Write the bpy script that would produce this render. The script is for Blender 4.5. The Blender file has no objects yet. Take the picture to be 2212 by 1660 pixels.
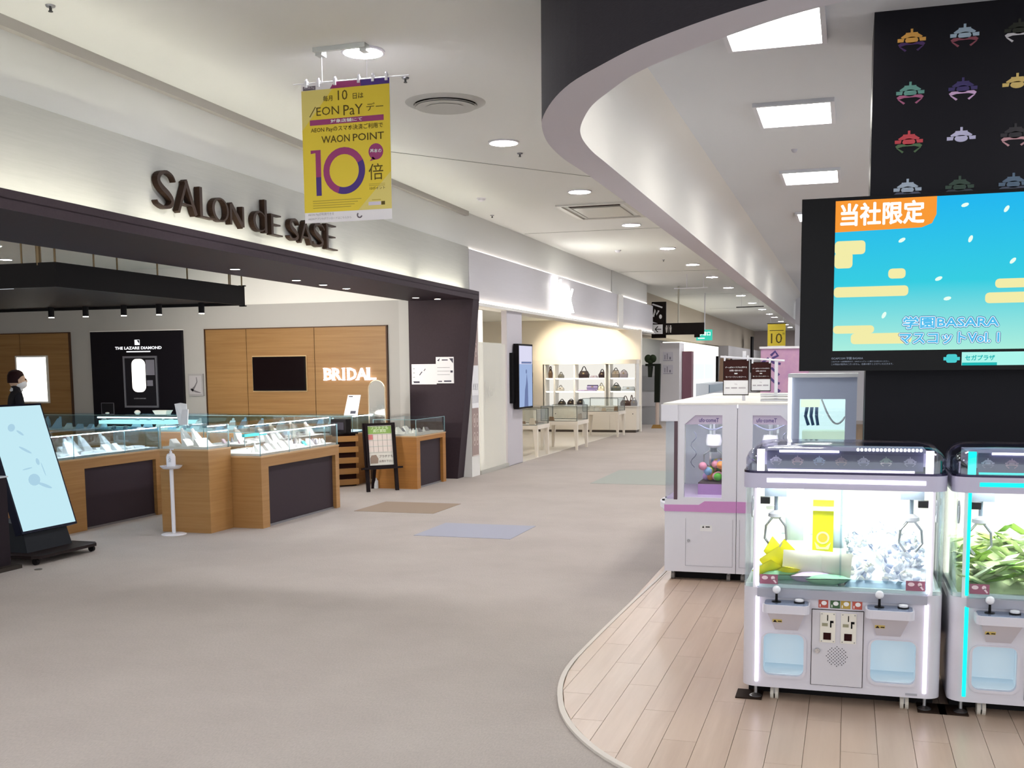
import bpy, bmesh, math, random
from math import sin, cos, pi, radians as R
from mathutils import Vector, Matrix
from mathutils.geometry import tessellate_polygon
random.seed(7)
SC = bpy.context.scene
COL = SC.collection

# ---------------------------------------------------------------- camera
# world axes: X to the right across the mall corridor, Y down the corridor, Z up
cam_d = bpy.data.cameras.new('camera')
cam_d.sensor_fit = 'HORIZONTAL'; cam_d.sensor_width = 36.0
cam_d.lens = 36.0 * 2336.0233 / 2212.0
cam_d.shift_y = (1043.0 - 830.0) / 2212.0
cam_d.clip_start = 0.05; cam_d.clip_end = 300
cam = bpy.data.objects.new('camera', cam_d); COL.objects.link(cam)
_r = Vector((0.955045, 0.296321, -0.009156)); _u = Vector((-0.022374, 0.102838, 0.994446)); _b = Vector((0.295616, -0.949536, 0.104845))
cam.matrix_world = Matrix(((_r.x, _u.x, _b.x, 0), (_r.y, _u.y, _b.y, 0), (_r.z, _u.z, _b.z, 1.55), (0, 0, 0, 1)))
SC.camera = cam

# ---------------------------------------------------------------- light and exposure
wd = bpy.data.worlds.new('world'); SC.world = wd; wd.use_nodes = True
wd.node_tree.nodes['Background'].inputs[0].default_value = (0.93, 0.97, 1.0, 1)
wd.node_tree.nodes["Background"].inputs[1].default_value = 1.1
SC.view_settings.view_transform = 'Standard'; SC.view_settings.look = 'None'
SC.view_settings.gamma = 1.0; SC.view_settings.use_curve_mapping = False
SC.view_settings.exposure = 0.62
LAMP = 145.0          # radiance of the round corridor downlights
SQLAMP = 15.0        # radiance of the square arcade ceiling lamps
SALON_SPOT = 32.0    # power of each spot lamp in the jewellery shop
CASE = 130.0           # radiance of the strips in the jewellery cases

SC.cycles.use_adaptive_sampling = True; SC.cycles.adaptive_threshold = 0.14; SC.cycles.adaptive_min_samples = 16
SC.cycles.max_bounces = 5; SC.cycles.diffuse_bounces = 3; SC.cycles.glossy_bounces = 2; SC.cycles.transmission_bounces = 4; SC.cycles.transparent_max_bounces = 16
SC.cycles.caustics_reflective = False; SC.cycles.caustics_refractive = False

# ---------------------------------------------------------------- materials
def lin(c):
    if isinstance(c, str):
        c = [int(c[i:i+2], 16) / 255 for i in (0, 2, 4)]
    return tuple((x / 12.92 if x <= .04045 else ((x + .055) / 1.055) ** 2.4) for x in c) + (1,)
MATS = {}
def mat(name, col='808080', rough=.5, metal=0., emit=None, es=0., alpha=None, trans=0., spec=None, noise=None, coat=0.):
    if name in MATS: return MATS[name]
    m = bpy.data.materials.new(name); m.use_nodes = True
    nt = m.node_tree; b = nt.nodes['Principled BSDF']
    b.inputs['Base Color'].default_value = lin(col)
    b.inputs['Roughness'].default_value = rough; b.inputs['Metallic'].default_value = metal
    if spec is None: spec = .12 if max(lin(col)[:3]) < .06 else .4
    b.inputs['Specular IOR Level'].default_value = spec
    if coat: b.inputs['Coat Weight'].default_value = coat
    if trans: b.inputs['Transmission Weight'].default_value = trans
    if emit is not None:
        b.inputs['Emission Color'].default_value = lin(emit); b.inputs['Emission Strength'].default_value = es
    if noise:   # (scale xyz, second colour, detail, factor)
        sc3, c2, det, fac = noise
        tc = nt.nodes.new('ShaderNodeTexCoord'); mp = nt.nodes.new('ShaderNodeMapping')
        mp.inputs['Scale'].default_value = sc3
        n = nt.nodes.new('ShaderNodeTexNoise'); n.inputs['Scale'].default_value = 1; n.inputs['Detail'].default_value = det
        n.inputs['Roughness'].default_value = .65
        rp = nt.nodes.new('ShaderNodeValToRGB'); rp.color_ramp.elements[0].position = .5 - .5 * fac; rp.color_ramp.elements[1].position = .5 + .5 * fac
        rp.color_ramp.elements[0].color = lin(col); rp.color_ramp.elements[1].color = lin(c2)
        nt.links.new(tc.outputs['Object'], mp.inputs[0]); nt.links.new(mp.outputs[0], n.inputs['Vector'])
        nt.links.new(n.outputs['Fac'], rp.inputs[0]); nt.links.new(rp.outputs[0], b.inputs['Base Color'])
    MATS[name] = m
    return m
def glassmat(name, tint='ffffff', fac=.12, rough=.02):
    """clear pane: mostly see-through with a fresnel reflection"""
    if name in MATS: return MATS[name]
    m = bpy.data.materials.new(name); m.use_nodes = True; nt = m.node_tree
    for n in list(nt.nodes): nt.nodes.remove(n)
    o = nt.nodes.new('ShaderNodeOutputMaterial'); mx = nt.nodes.new('ShaderNodeMixShader')
    t = nt.nodes.new('ShaderNodeBsdfTransparent'); g = nt.nodes.new('ShaderNodeBsdfGlossy')
    t.inputs[0].default_value = lin(tint); g.inputs['Roughness'].default_value = rough; g.inputs[0].default_value = (.9, .95, 1, 1)
    fr = nt.nodes.new('ShaderNodeFresnel'); fr.inputs[0].default_value = 1.45
    mt = nt.nodes.new('ShaderNodeMath'); mt.operation = 'MULTIPLY_ADD'; mt.inputs[1].default_value = .4; mt.inputs[2].default_value = fac * .2
    nt.links.new(fr.outputs[0], mt.inputs[0]); nt.links.new(mt.outputs[0], mx.inputs[0])
    nt.links.new(t.outputs[0], mx.inputs[1]); nt.links.new(g.outputs[0], mx.inputs[2]); nt.links.new(mx.outputs[0], o.inputs[0])
    MATS[name] = m
    return m
def emit(name, col, s):
    m = mat(name, '0c0c0c', .6, emit=col, es=s, spec=.1)
    if s < 1.6: m.cycles.emission_sampling = 'NONE'
    return m
def plankmat(name, c1, c2, c3, grain):
    """wood grain with its own shade on every object"""
    m = mat(name, c1, .3, spec=.5); nt = m.node_tree; b = nt.nodes['Principled BSDF']
    tc = nt.nodes.new('ShaderNodeTexCoord'); mp = nt.nodes.new('ShaderNodeMapping'); mp.inputs['Scale'].default_value = grain
    oi = nt.nodes.new('ShaderNodeObjectInfo'); n = nt.nodes.new('ShaderNodeTexNoise'); n.noise_dimensions = '4D'
    n.inputs['Detail'].default_value = 6; n.inputs['Scale'].default_value = 1; n.inputs['Roughness'].default_value = .6
    ml = nt.nodes.new('ShaderNodeMath'); ml.operation = 'MULTIPLY'; ml.inputs[1].default_value = 40
    nt.links.new(oi.outputs['Random'], ml.inputs[0]); nt.links.new(ml.outputs[0], n.inputs['W'])
    nt.links.new(tc.outputs['Object'], mp.inputs[0]); nt.links.new(mp.outputs[0], n.inputs['Vector'])
    r1 = nt.nodes.new('ShaderNodeValToRGB'); r1.color_ramp.elements[0].color = lin(c1); r1.color_ramp.elements[1].color = lin(c2)
    r1.color_ramp.elements[0].position = .3; r1.color_ramp.elements[1].position = .7
    mx = nt.nodes.new('ShaderNodeMix'); mx.data_type = 'RGBA'; mx.inputs[7].default_value = lin(c3)
    m2 = nt.nodes.new('ShaderNodeMath'); m2.operation = 'MULTIPLY'; m2.inputs[1].default_value = .7
    nt.links.new(oi.outputs['Random'], m2.inputs[0]); nt.links.new(m2.outputs[0], mx.inputs[0])
    nt.links.new(n.outputs['Fac'], r1.inputs[0]); nt.links.new(r1.outputs[0], mx.inputs[6]); nt.links.new(mx.outputs[2], b.inputs['Base Color'])
    return m

WHITE = mat('white_paint', 'e4e2de', .6)
CEILW = mat('ceiling_paint', 'f2f4f1', .75, spec=.2)
CREAM = mat('cream_paint', 'eee6d8', .6)
FASC = mat('fascia_cloth', 'a3a39f', .75, noise=((1.5, 3, 60), 'aeaeaa', 3, .9))
KFASC = mat('pale_grey_laminate', 'bfbcc2', .5, noise=((1, 2, 90), 'c6c3c8', 2, .8))
UPW = mat('bulkhead_paint', 'd8d8d5', .7)
GREYW = mat('warm_grey_wall', 'b2afac', .75, spec=.2)
BLACKF = mat('dark_brown_laminate', '352a30', .55, noise=((40, 40, 40), '3d3238', 3, .9))
BLACK = mat('black_gloss', '131214', .25)
BLACKM = mat('black_matt', '1a1719', .6)
NAVY = mat('dark_panel', '1b1a20', .45)
OAK = mat('oak_veneer', '9e7140', .42, noise=((1.2, 1.2, 42), 'b28856', 5, .55))
OAKD = mat('oak_veneer_dark', '9a6733', .45, noise=((1.2, 1.2, 42), 'b67d3c', 5, .55))
OAKW = mat('oak_wall_veneer', '855f34', .5, noise=((.8, 1.2, 26), '9e7849', 5, .5))
KICK = mat('plum_black_laminate', '3a3036', .5)
GLASS = glassmat('clear_glass', 'fcfefe')
GLASSB = glassmat('bluish_glass', 'e4f1f7')
GEDGE = mat('glass_edge', '8fb4ba', .2)
CHROME = mat('chrome', 'c8c8cc', .2, 1.)
STEEL = mat('brushed_steel', 'a7a8ad', .35, 1.)
PAPER = mat('white_paper', 'f1f0f2', .7)
PLASTW = mat('white_plastic', 'ecebf2', .35)
PLASTG = mat('grey_plastic', 'b9b8c4', .4)
DARKT = mat('dark_print', '2b2422', .7)
REDP = mat('red_print', 'c9453f', .6)
LGLOW = emit('lamp_glow', 'fdfcff', LAMP)

# ---------------------------------------------------------------- mesh building
class MB:
    def __init__(s): s.v = []; s.f = []
    def add(s, vs, fs):
        n = len(s.v); s.v += [tuple(p) for p in vs]; s.f += [tuple(i + n for i in f) for f in fs]; return s
    def box(s, x0, x1, y0, y1, z0, z1):
        return s.add([(x0, y0, z0), (x1, y0, z0), (x1, y1, z0), (x0, y1, z0), (x0, y0, z1), (x1, y0, z1), (x1, y1, z1), (x0, y1, z1)],
                     [(0, 3, 2, 1), (4, 5, 6, 7), (0, 1, 5, 4), (1, 2, 6, 5), (2, 3, 7, 6), (3, 0, 4, 7)])
    def hexa(s, a, b):
        """prism between loop a and loop b (same count)"""
        n = len(a); fs = [tuple(range(n))[::-1], tuple(range(n, 2 * n))]
        fs += [(i, (i + 1) % n, n + (i + 1) % n, n + i) for i in range(n)]
        return s.add(list(a) + list(b), fs)
    def prism(s, poly, z0, z1):
        return s.hexa([(x, y, z0) for x, y in poly], [(x, y, z1) for x, y in poly])
    def cyl(s, p, q, r0, r1=None, n=12):
        p = Vector(p); q = Vector(q); r1 = r0 if r1 is None else r1
        d = (q - p).normalized(); a = d.orthogonal().normalized(); b = d.cross(a)
        A = [p + (a * cos(t) + b * sin(t)) * r0 for t in (2 * pi * i / n for i in range(n))]
        B = [q + (a * cos(t) + b * sin(t)) * r1 for t in (2 * pi * i / n for i in range(n))]
        return s.hexa(A, B)
    def tube(s, pts, r, n=6, closed=False):
        pts = [Vector(p) for p in pts]; m = len(pts); rings = []; up = Vector((.123, .456, .88)).normalized()
        for i, p in enumerate(pts):
            d = (pts[(i + 1) % m] - pts[i - 1]) if closed else (pts[min(i + 1, m - 1)] - pts[max(i - 1, 0)])
            d.normalize(); a = d.cross(up)
            if a.length < .05: a = d.orthogonal()
            a.normalize(); b = d.cross(a)
            rings.append([p + (a * cos(2 * pi * k / n) + b * sin(2 * pi * k / n)) * r for k in range(n)])
        vs = [v for rg in rings for v in rg]; fs = []
        for i in range(m if closed else m - 1):
            j = (i + 1) % m
            fs += [(i * n + k, i * n + (k + 1) % n, j * n + (k + 1) % n, j * n + k) for k in range(n)]
        if not closed: fs += [tuple(range(n))[::-1], tuple(range((m - 1) * n, m * n))]
        return s.add(vs, fs)
    def lathe(s, prof, c=(0, 0, 0), n=16):
        vs = []; fs = []; m = len(prof)
        for r, z in prof:
            vs += [(c[0] + r * cos(2 * pi * k / n), c[1] + r * sin(2 * pi * k / n), c[2] + z) for k in range(n)]
        for i in range(m - 1):
            fs += [(i * n + k, i * n + (k + 1) % n, (i + 1) * n + (k + 1) % n, (i + 1) * n + k) for k in range(n)]
        fs += [tuple(range(n))[::-1], tuple(range((m - 1) * n, m * n))]
        return s.add(vs, fs)
    def ball(s, c, r, n=10, m=6, sq=(1, 1, 1)):
        prof = [(max(r * sin(pi * i / m), 1e-4), -r * cos(pi * i / m)) for i in range(m + 1)]
        t = MB().lathe(prof, (0, 0, 0), n)
        return s.add([(c[0] + x * sq[0], c[1] + y * sq[1], c[2] + z * sq[2]) for x, y, z in t.v], t.f)
    def plate(s, outer, holes, fr, d0, d1):
        """flat plate with holes; 2-D loops placed by frame fr, thickness from d0 to d1 along the frame normal"""
        loops = [outer] + list(holes)
        tri = tessellate_polygon([[Vector((x, y, 0)) for x, y in l] for l in loops])
        flat = [p for l in loops for p in l]; n = len(flat)
        vs = [fr(x, y, d0) for x, y in flat] + [fr(x, y, d1) for x, y in flat]; fs = []
        for t in tri:
            a, b, c = (flat[i] for i in t)
            cc = (b[0] - a[0]) * (c[1] - a[1]) - (b[1] - a[1]) * (c[0] - a[0])
            if abs(cc) < 1e-12: continue
            t = t if cc > 0 else t[::-1]
            fs += [tuple(i + n for i in t), tuple(t[::-1])]
        k = 0
        for l in loops:
            m = len(l)
            fs += [(k + i, k + (i + 1) % m, n + k + (i + 1) % m, n + k + i) for i in range(m)]; k += m
        return s.add(vs, fs)
def rrect(x0, x1, y0, y1, r, n=4):
    out = []
    for cx, cy, a in ((x1 - r, y0 + r, -pi / 2), (x1 - r, y1 - r, 0), (x0 + r, y1 - r, pi / 2), (x0 + r, y0 + r, pi)):
        out += [(cx + r * cos(a + pi / 2 * i / n), cy + r * sin(a + pi / 2 * i / n)) for i in range(n + 1)]
    return out
def ellipse(cx, cy, rx, ry, n=20):
    return [(cx + rx * cos(2 * pi * i / n), cy + ry * sin(2 * pi * i / n)) for i in range(n)]
def frame(o, r=(1, 0, 0), u=(0, 0, 1), n=(0, -1, 0)):
    o = Vector(o); r = Vector(r); u = Vector(u); n = Vector(n)
    return lambda x, y, d=0.: o + r * x + u * y + n * d

WPOS = {}
def mesh(name, mb, smooth=False):
    me = bpy.data.meshes.new(name); me.from_pydata(mb.v, [], mb.f); me.validate()
    bm = bmesh.new(); bm.from_mesh(me)
    if smooth: bmesh.ops.remove_doubles(bm, verts=bm.verts, dist=1e-5)
    bmesh.ops.recalc_face_normals(bm, faces=bm.faces); bm.to_mesh(me); bm.free()
    if smooth:
        for p in me.polygons: p.use_smooth = True
        me.set_sharp_from_angle(angle=R(40))
    return me
def obj(name, mb, m, parent=None, loc=None, smooth=False):
    """mb holds world coordinates; the object origin goes to loc or to the parent's base"""
    base = WPOS.get(parent.name, Vector((0, 0, 0))) if parent else Vector(loc or (0, 0, 0))
    t = MB(); t.v = [(x - base.x, y - base.y, z - base.z) for x, y, z in mb.v]; t.f = mb.f
    me = mesh(name, t, smooth); o = bpy.data.objects.new(name, me); COL.objects.link(o)
    if m: me.materials.append(m)
    if parent: o.parent = parent; WPOS[o.name] = base
    else: o.location = base; WPOS[o.name] = base
    return o
def tag(o, label, cat, group=None):
    o['label'] = label; o['category'] = cat
    if group: o['group'] = group
    return o
def thing(name, label, cat, loc=(0, 0, 0), group=None):
    o = bpy.data.objects.new(name, None); o.empty_display_size = .1; COL.objects.link(o); o.location = loc
    WPOS[o.name] = Vector(loc); return tag(o, label, cat, group)
def struct(name, mb, m, smooth=False):
    o = obj(name, mb, m, smooth=smooth); o['kind'] = 'structure'; return o
def dup(root, loc=None, rotz=None, label=None, group=None, parent=None):
    c = root.copy(); COL.objects.link(c)
    if parent: c.parent = parent
    if loc is not None: c.location = loc
    if rotz is not None: c.rotation_euler = (0, 0, rotz)
    if label: c['label'] = label
    if group: c['group'] = group
    for ch in list(root.children): dup(ch, parent=c)
    return c
# flat print: layers of thin shapes on a frame
TXT = {}
def txt(s, bold=0.):
    k = (s, bold)
    if k not in TXT:
        cu = bpy.data.curves.new('t', 'FONT'); cu.body = s; cu.offset = bold; cu.resolution_u = 2
        o = bpy.data.objects.new('t', cu); me = o.to_mesh()
        TXT[k] = ([(v.co.x, v.co.y) for v in me.vertices], [tuple(p.vertices) for p in me.polygons])
        o.to_mesh_clear(); bpy.data.objects.remove(o); bpy.data.curves.remove(cu)
    return TXT[k]
class Flat:
    """flat print on a frame; every shape is kept apart so that it can become a part of its own"""
    def __init__(s, fr): s.fr = fr; s.parts = []
    @property
    def mb(s):
        m = MB()
        for p in s.parts: m.add(p.v, p.f)
        return m
    def poly(s, pts, d=.002, d0=0.):
        a = sum(pts[i][0] * pts[(i + 1) % len(pts)][1] - pts[(i + 1) % len(pts)][0] * pts[i][1] for i in range(len(pts)))
        if a < 0: pts = pts[::-1]
        s.parts.append(MB().plate(pts, [], s.fr, d0, d)); return s
    def rect(s, x0, x1, y0, y1, d=.002, d0=0.): return s.poly([(x0, y0), (x1, y0), (x1, y1), (x0, y1)], d, d0)
    def ring(s, cx, cy, r0, r1, d=.002, a=1., n=24):
        s.parts.append(MB().plate(ellipse(cx, cy, r1, r1 * a, n), [ellipse(cx, cy, r0, r0 * a, n)], s.fr, 0, d)); return s
    def text(s, body, x, y, w=None, h=None, d=.003, al='l', bold=0., fat=0.):
        """fit text into width w and/or cap height h; x,y = lower left (or centre bottom); fat thickens it by offset copies"""
        vs, fs = txt(body, bold)
        if not vs: return s
        x0 = min(v[0] for v in vs); x1 = max(v[0] for v in vs); y0 = min(v[1] for v in vs); y1 = max(v[1] for v in vs)
        sy = h / (y1 - y0) if h else w / (x1 - x0); sx = w / (x1 - x0) if w else sy
        ox = x - (x1 - x0) * sx * {'l': 0, 'c': .5, 'r': 1}[al]; m = MB()
        for k in range(9 if fat else 1):
            dx, dy = (fat * cos(k * pi / 4), fat * sin(k * pi / 4)) if k < 8 and fat else (0, 0)
            m.add([s.fr(ox + dx + (vx - x0) * sx, y + dy + (vy - y0) * sy, d + k * 2e-5) for vx, vy in vs], fs)
        s.parts.append(m); return s
    def line(s, x0, y0, x1, y1, w, d=.002):
        L = math.hypot(x1 - x0, y1 - y0) or 1; nx = -(y1 - y0) / L * w / 2; ny = (x1 - x0) / L * w / 2
        return s.poly([(x0 + nx, y0 + ny), (x0 - nx, y0 - ny), (x1 - nx, y1 - ny), (x1 + nx, y1 + ny)], d)
    def obj(s, name, m, parent): return obj(name, s.mb, m, parent)
    def each(s, name, m, parent): return [obj(name, p, m, parent) for p in s.parts]
# ================================================================ THE SETTING
def smooth(pts, k=4):
    """hermite curve through the points, tangents limited so that long straight runs stay straight"""
    P = [Vector(p) for p in pts]; n = len(P); T = []
    for i in range(n):
        a, b = P[max(i - 1, 0)], P[min(i + 1, n - 1)]; d = (b - a)
        T.append(d.normalized() if d.length else d)
    out = []
    for i in range(n - 1):
        L = (P[i + 1] - P[i]).length
        m0 = T[i] * min(L, (P[i] - P[i - 1]).length if i else L); m1 = T[i + 1] * min(L, (P[min(i + 2, n - 1)] - P[i + 1]).length or L)
        if i == 0 or i == n - 2: m0 = m1 = P[i + 1] - P[i]
        for j in range(k):
            t = j / k; q = P[i] * (2 * t ** 3 - 3 * t * t + 1) + m0 * (t ** 3 - 2 * t * t + t) + P[i + 1] * (-2 * t ** 3 + 3 * t * t) + m1 * (t ** 3 - t * t)
            out.append((q.x, q.y))
    return out + [tuple(pts[-1])]
def strip(a, b, za, zb):
    m = MB(); n = len(a)
    return m.add([(x, y, za) for x, y in a] + [(x, y, zb) for x, y in b], [(i, i + 1, n + i + 1, n + i) for i in range(n - 1)])

# ---- carpet floor
CARPET = mat('greige_carpet', 'bab0aa', .95, spec=.1, noise=((.9, .9, 1), 'cdc4be', 7, .6))
nt = CARPET.node_tree; b_ = nt.nodes['Principled BSDF']
tc = nt.nodes.new('ShaderNodeTexCoord'); nz = nt.nodes.new('ShaderNodeTexNoise'); nz.inputs['Scale'].default_value = 140; nz.inputs['Detail'].default_value = 3
mp = nt.nodes.new('ShaderNodeMapping'); mp.inputs['Scale'].default_value = (1, .35, 1)
mx = nt.nodes.new('ShaderNodeMix'); mx.data_type = 'RGBA'; mx.blend_type = 'MULTIPLY'; mx.inputs[0].default_value = .3
old = b_.inputs['Base Color'].links[0].from_socket
nt.links.new(tc.outputs['Object'], mp.inputs[0]); nt.links.new(mp.outputs[0], nz.inputs['Vector'])
nt.links.new(old, mx.inputs[6]); nt.links.new(nz.outputs['Fac'], mx.inputs[7]); nt.links.new(mx.outputs[2], b_.inputs['Base Color'])
bp = nt.nodes.new('ShaderNodeBump'); bp.inputs['Strength'].default_value = .35; bp.inputs['Distance'].default_value = .006
nt.links.new(nz.outputs['Fac'], bp.inputs['Height']); nt.links.new(bp.outputs[0], b_.inputs['Normal'])
floor = struct('floor', MB().box(-14.2, 6, -4, 76, -.1, 0), CARPET)
for c, x0, x1, y0, y1, nm in (('9d8b7c', -5.19, -4.25, 10.79, 11.66, 'brown'), ('a9aab8', -3.87, -2.92, 9.31, 10.16, 'slate'), ('a9ada7', -3.3, -1.85, 14.15, 16.1, 'sage')):
    o = obj('carpet_tile', MB().box(x0, x1, y0, y1, -.004, .003), mat('carpet_' + nm, c, .95, spec=.1, noise=((60, 60, 1), c, 3, .8)), floor)
    o['label'] = nm + ' coloured square inlay in the carpet'

# ---- arcade wood floor, laid in planks inside a curved edge
wood_edge = [(-1.30, 30), (-1.30, 8.0), (-1.33, 7.0), (-1.35, 6.2), (-1.36, 5.5), (-1.345, 5.2), (-1.30, 4.93), (-1.22, 4.65), (-1.13, 4.44), (-1.017, 4.25), (-.888, 4.086), (-.72, 3.93), (-.4, 3.71), (.2, 3.4), (1.0, 3.08), (2.6, 2.6)]
wed = smooth(wood_edge, 3)
PLANK = plankmat('pale_oak_plank', 'b49a86', 'ccb5a3', 'c3ab98', (14, .9, 1))
SEAM = mat('plank_seam', '8a7258', .7)
floor2 = struct('floor.001', MB().prism(wed + [(2.6, 30)], .0005, .004), SEAM)
def clip(poly, edge):
    """keep the part of poly to the arcade side of the (convex) wood edge"""
    for i in range(len(edge) - 1):
        a, c = edge[i], edge[i + 1]; out = []
        side = lambda p: (c[0] - a[0]) * (p[1] - a[1]) - (c[1] - a[1]) * (p[0] - a[0])
        for j in range(len(poly)):
            p, q = poly[j], poly[(j + 1) % len(poly)]; sp, sq_ = side(p), side(q)
            if sp >= 0: out.append(p)
            if (sp >= 0) != (sq_ >= 0):
                t = sp / (sp - sq_); out.append((p[0] + (q[0] - p[0]) * t, p[1] + (q[1] - p[1]) * t))
        poly = out
        if len(poly) < 3: return None
    return poly
hull = [(-1.36, 30), (-1.36, 5.5), (-1.345, 5.2), (-1.30, 4.93), (-1.22, 4.65), (-1.13, 4.44), (-1.017, 4.25), (-.888, 4.086), (-.72, 3.93), (-.4, 3.71), (.2, 3.4), (1.0, 3.08), (2.6, 2.6)]
hull = [(x + .012, y + .008) for x, y in hull]
pw, pl = .142, .95; col_i = 0; x = -1.42
while x < 2.0:
    y = 2.4 - (col_i * .37 % pl)
    while y < 9.2:
        poly = clip([(x + .001, y + .001), (x + pw - .001, y + .001), (x + pw - .001, y + pl - .001), (x + .001, y + pl - .001)], hull)
        if poly:
            q = MB().prism(poly, .004, .010)
            obj('plank', q, PLANK, floor2)
        y += pl
    x += pw; col_i += 1
edge_o = [(x - .012, y - .008) for x, y in wed]
m = MB(); n = len(wed)
m.add([(x, y, .001) for x, y in edge_o] + [(x, y, .014) for x, y in edge_o] + [(x + .010, y + .008, .014) for x, y in wed] + [(x + .010, y + .008, .001) for x, y in wed],
      [(i + k * n, i + 1 + k * n, i + 1 + ((k + 1) % 4) * n, i + ((k + 1) % 4) * n) for i in range(n - 1) for k in range(4)])
struct('trim_1', m, mat('floor_edge_trim', 'd8cfc6', .5))

# ---- corridor ceiling with seams
ceil = struct('ceiling', MB().box(-14.2, 6, -4, 76, 3.75, 3.85), CEILW)
SEAMG = mat('ceiling_seam', '8f9490', .7)
for a, c in (((-4.75, 10.05), (-1.8, 13.95)), ((-5.14, 17.33), (-1.8, 17.40)), ((-5.14, 25.0), (-1.8, 25.5)), ((-5.14, 33.5), (-1.8, 33.6)), ((-5.14, 42), (-1.8, 42))):
    d = Vector((c[0] - a[0], c[1] - a[1])).normalized() * .006; nx, ny = -d.y, d.x
    obj('ceiling_joint', MB().prism([(a[0] - nx, a[1] - ny), (c[0] - nx, c[1] - ny), (c[0] + nx, c[1] + ny), (a[0] + nx, a[1] + ny)], 3.747, 3.752), SEAMG, ceil)

# ---- curved soffit around the arcade and the arcade ceiling inside it
outer = smooth([(-1.76, 75), (-1.785, 7.6), (-1.80, 7.0), (-1.775, 6.55), (-1.72, 6.2), (-1.63, 5.85), (-1.47, 5.47), (-1.3, 5.17), (-1.1, 4.92), (-.86, 4.66), (-.56, 4.42), (-.26, 4.24), (.3, 4.0), (1.2, 3.72), (3.2, 3.3)])
inner = smooth([(-1.54, 75), (-1.57, 7.2), (-1.57, 6.8), (-1.545, 6.45), (-1.5, 6.19), (-1.42, 5.93), (-1.3, 5.63), (-1.15, 5.37), (-.98, 5.11), (-.78, 4.9), (-.5, 4.66), (-.2, 4.45), (.35, 4.2), (1.25, 3.93), (3.2, 3.5)])
def inset(c, d):
    out = []
    for i in range(len(c)):
        a = Vector(c[max(i - 1, 0)]); q = Vector(c[min(i + 1, len(c) - 1)]); t = (q - a).normalized()
        out.append((c[i][0] - t.y * d, c[i][1] + t.x * d))
    return out
ZS, ZA = 2.9, 3.51
struct('trim_2', strip(outer, inner, ZS, ZS), mat('soffit_underside', 'cdc8d0', .7, spec=.2))
struct('trim_3', strip(outer, outer, 3.76, ZS), mat('soffit_dark_cloth', '2a272b', .8, noise=((30, 30, 400), '37343a', 2, .9)))
fl = [(0, ZS)] + [(.26 - .26 * cos(a), ZA - .26 + .26 * sin(a)) for a in (0, pi / 8, pi / 4, 3 * pi / 8, pi / 2)]
m = MB()
for (d0, z0), (d1, z1) in zip(fl, fl[1:]):
    t = strip(inset(inner, d0), inset(inner, d1), z0, z1); m.add(t.v, t.f)
struct('trim_4', m, mat('soffit_inner_white', 'd9d7d4', .6, spec=.3), smooth=True)
ins = inset(inner, .26)
struct('ceiling.001', MB().plate((ins + [(6, 3.4), (6, 75)])[::-1], [], lambda x, y, d=0: Vector((x, y, ZA + d)), 0, .1), mat('arcade_ceiling', 'd3d6dc', .7, spec=.2))

# ---- left-hand shop fronts
def xf(y, k=.013): return -5.15 + (14.5 - y) * k
YA, YB = -3.0, 14.58
m = MB().hexa([(xf(YA), YA, 2.60), (xf(YB), YB, 2.60), (xf(YB) - .3, YB, 2.60), (xf(YA) - .3, YA, 2.60)], [(xf(YA), YA, 3.255), (xf(YB), YB, 3.255), (xf(YB) - .3, YB, 3.255), (xf(YA) - .3, YA, 3.255)])
struct('wall_left', m, FASC)
m = MB().hexa([(xf(YA) - .05, YA, 3.25), (-5.20, 14.6, 3.25), (-5.5, 14.6, 3.25), (xf(YA) - .35, YA, 3.25)], [(xf(YA) - .05, YA, 3.76), (-5.20, 14.6, 3.76), (-5.5, 14.6, 3.76), (xf(YA) - .35, YA, 3.76)]).box(-5.5, -5.2, 14.6, 24.38, 3.2, 3.76)
struct('wall_left.001', m, UPW)
struct('wall_left.002', MB().box(-5.5, -5.19, 24.46, 28.9, 3.2, 3.76), UPW)
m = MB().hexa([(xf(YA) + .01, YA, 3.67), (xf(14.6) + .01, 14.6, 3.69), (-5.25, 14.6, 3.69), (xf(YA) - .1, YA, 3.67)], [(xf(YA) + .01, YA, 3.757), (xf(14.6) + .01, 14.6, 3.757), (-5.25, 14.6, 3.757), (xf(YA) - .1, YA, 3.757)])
struct('trim_5', m, mat('grey_shadow_trim', 'b3afaa', .7))  # grey colour paints in the shading along the ceiling edge
# dark portal: head beam with a lip in front of a light trough, leaning side post
def xb(y): return -5.0 + (14.4 - y) * .024
BZ = 2.515
m = MB().hexa([(xb(YA), YA, BZ), (xb(14.6), 14.6, BZ), (-5.98, 14.6, BZ), (-5.9, YA, BZ)], [(xb(YA), YA, BZ + .07), (xb(14.6), 14.6, BZ + .07), (-5.98, 14.6, BZ + .07), (-5.9, YA, BZ + .07)])
m.hexa([(xb(YA), YA, BZ + .06), (xb(14.6), 14.6, BZ + .06), (xb(14.6) - .02, 14.6, BZ + .06), (xb(YA) - .02, YA, BZ + .06)], [(xb(YA), YA, BZ + .12), (xb(14.6), 14.6, BZ + .12), (xb(14.6) - .02, 14.6, BZ + .12), (xb(YA) - .02, YA, BZ + .12)])
portal = struct('trim_6', m, BLACKF)
struct('trim_7', MB().hexa([(-5.985, 14.36, 0), (-5.28, 14.36, 0), (-5.01, 14.36, 2.52), (-5.985, 14.36, 2.52)], [(-5.985, 14.62, 0), (-5.28, 14.62, 0), (-5.01, 14.62, 2.52), (-5.985, 14.62, 2.52)]), BLACKF)
m = MB()
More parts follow.
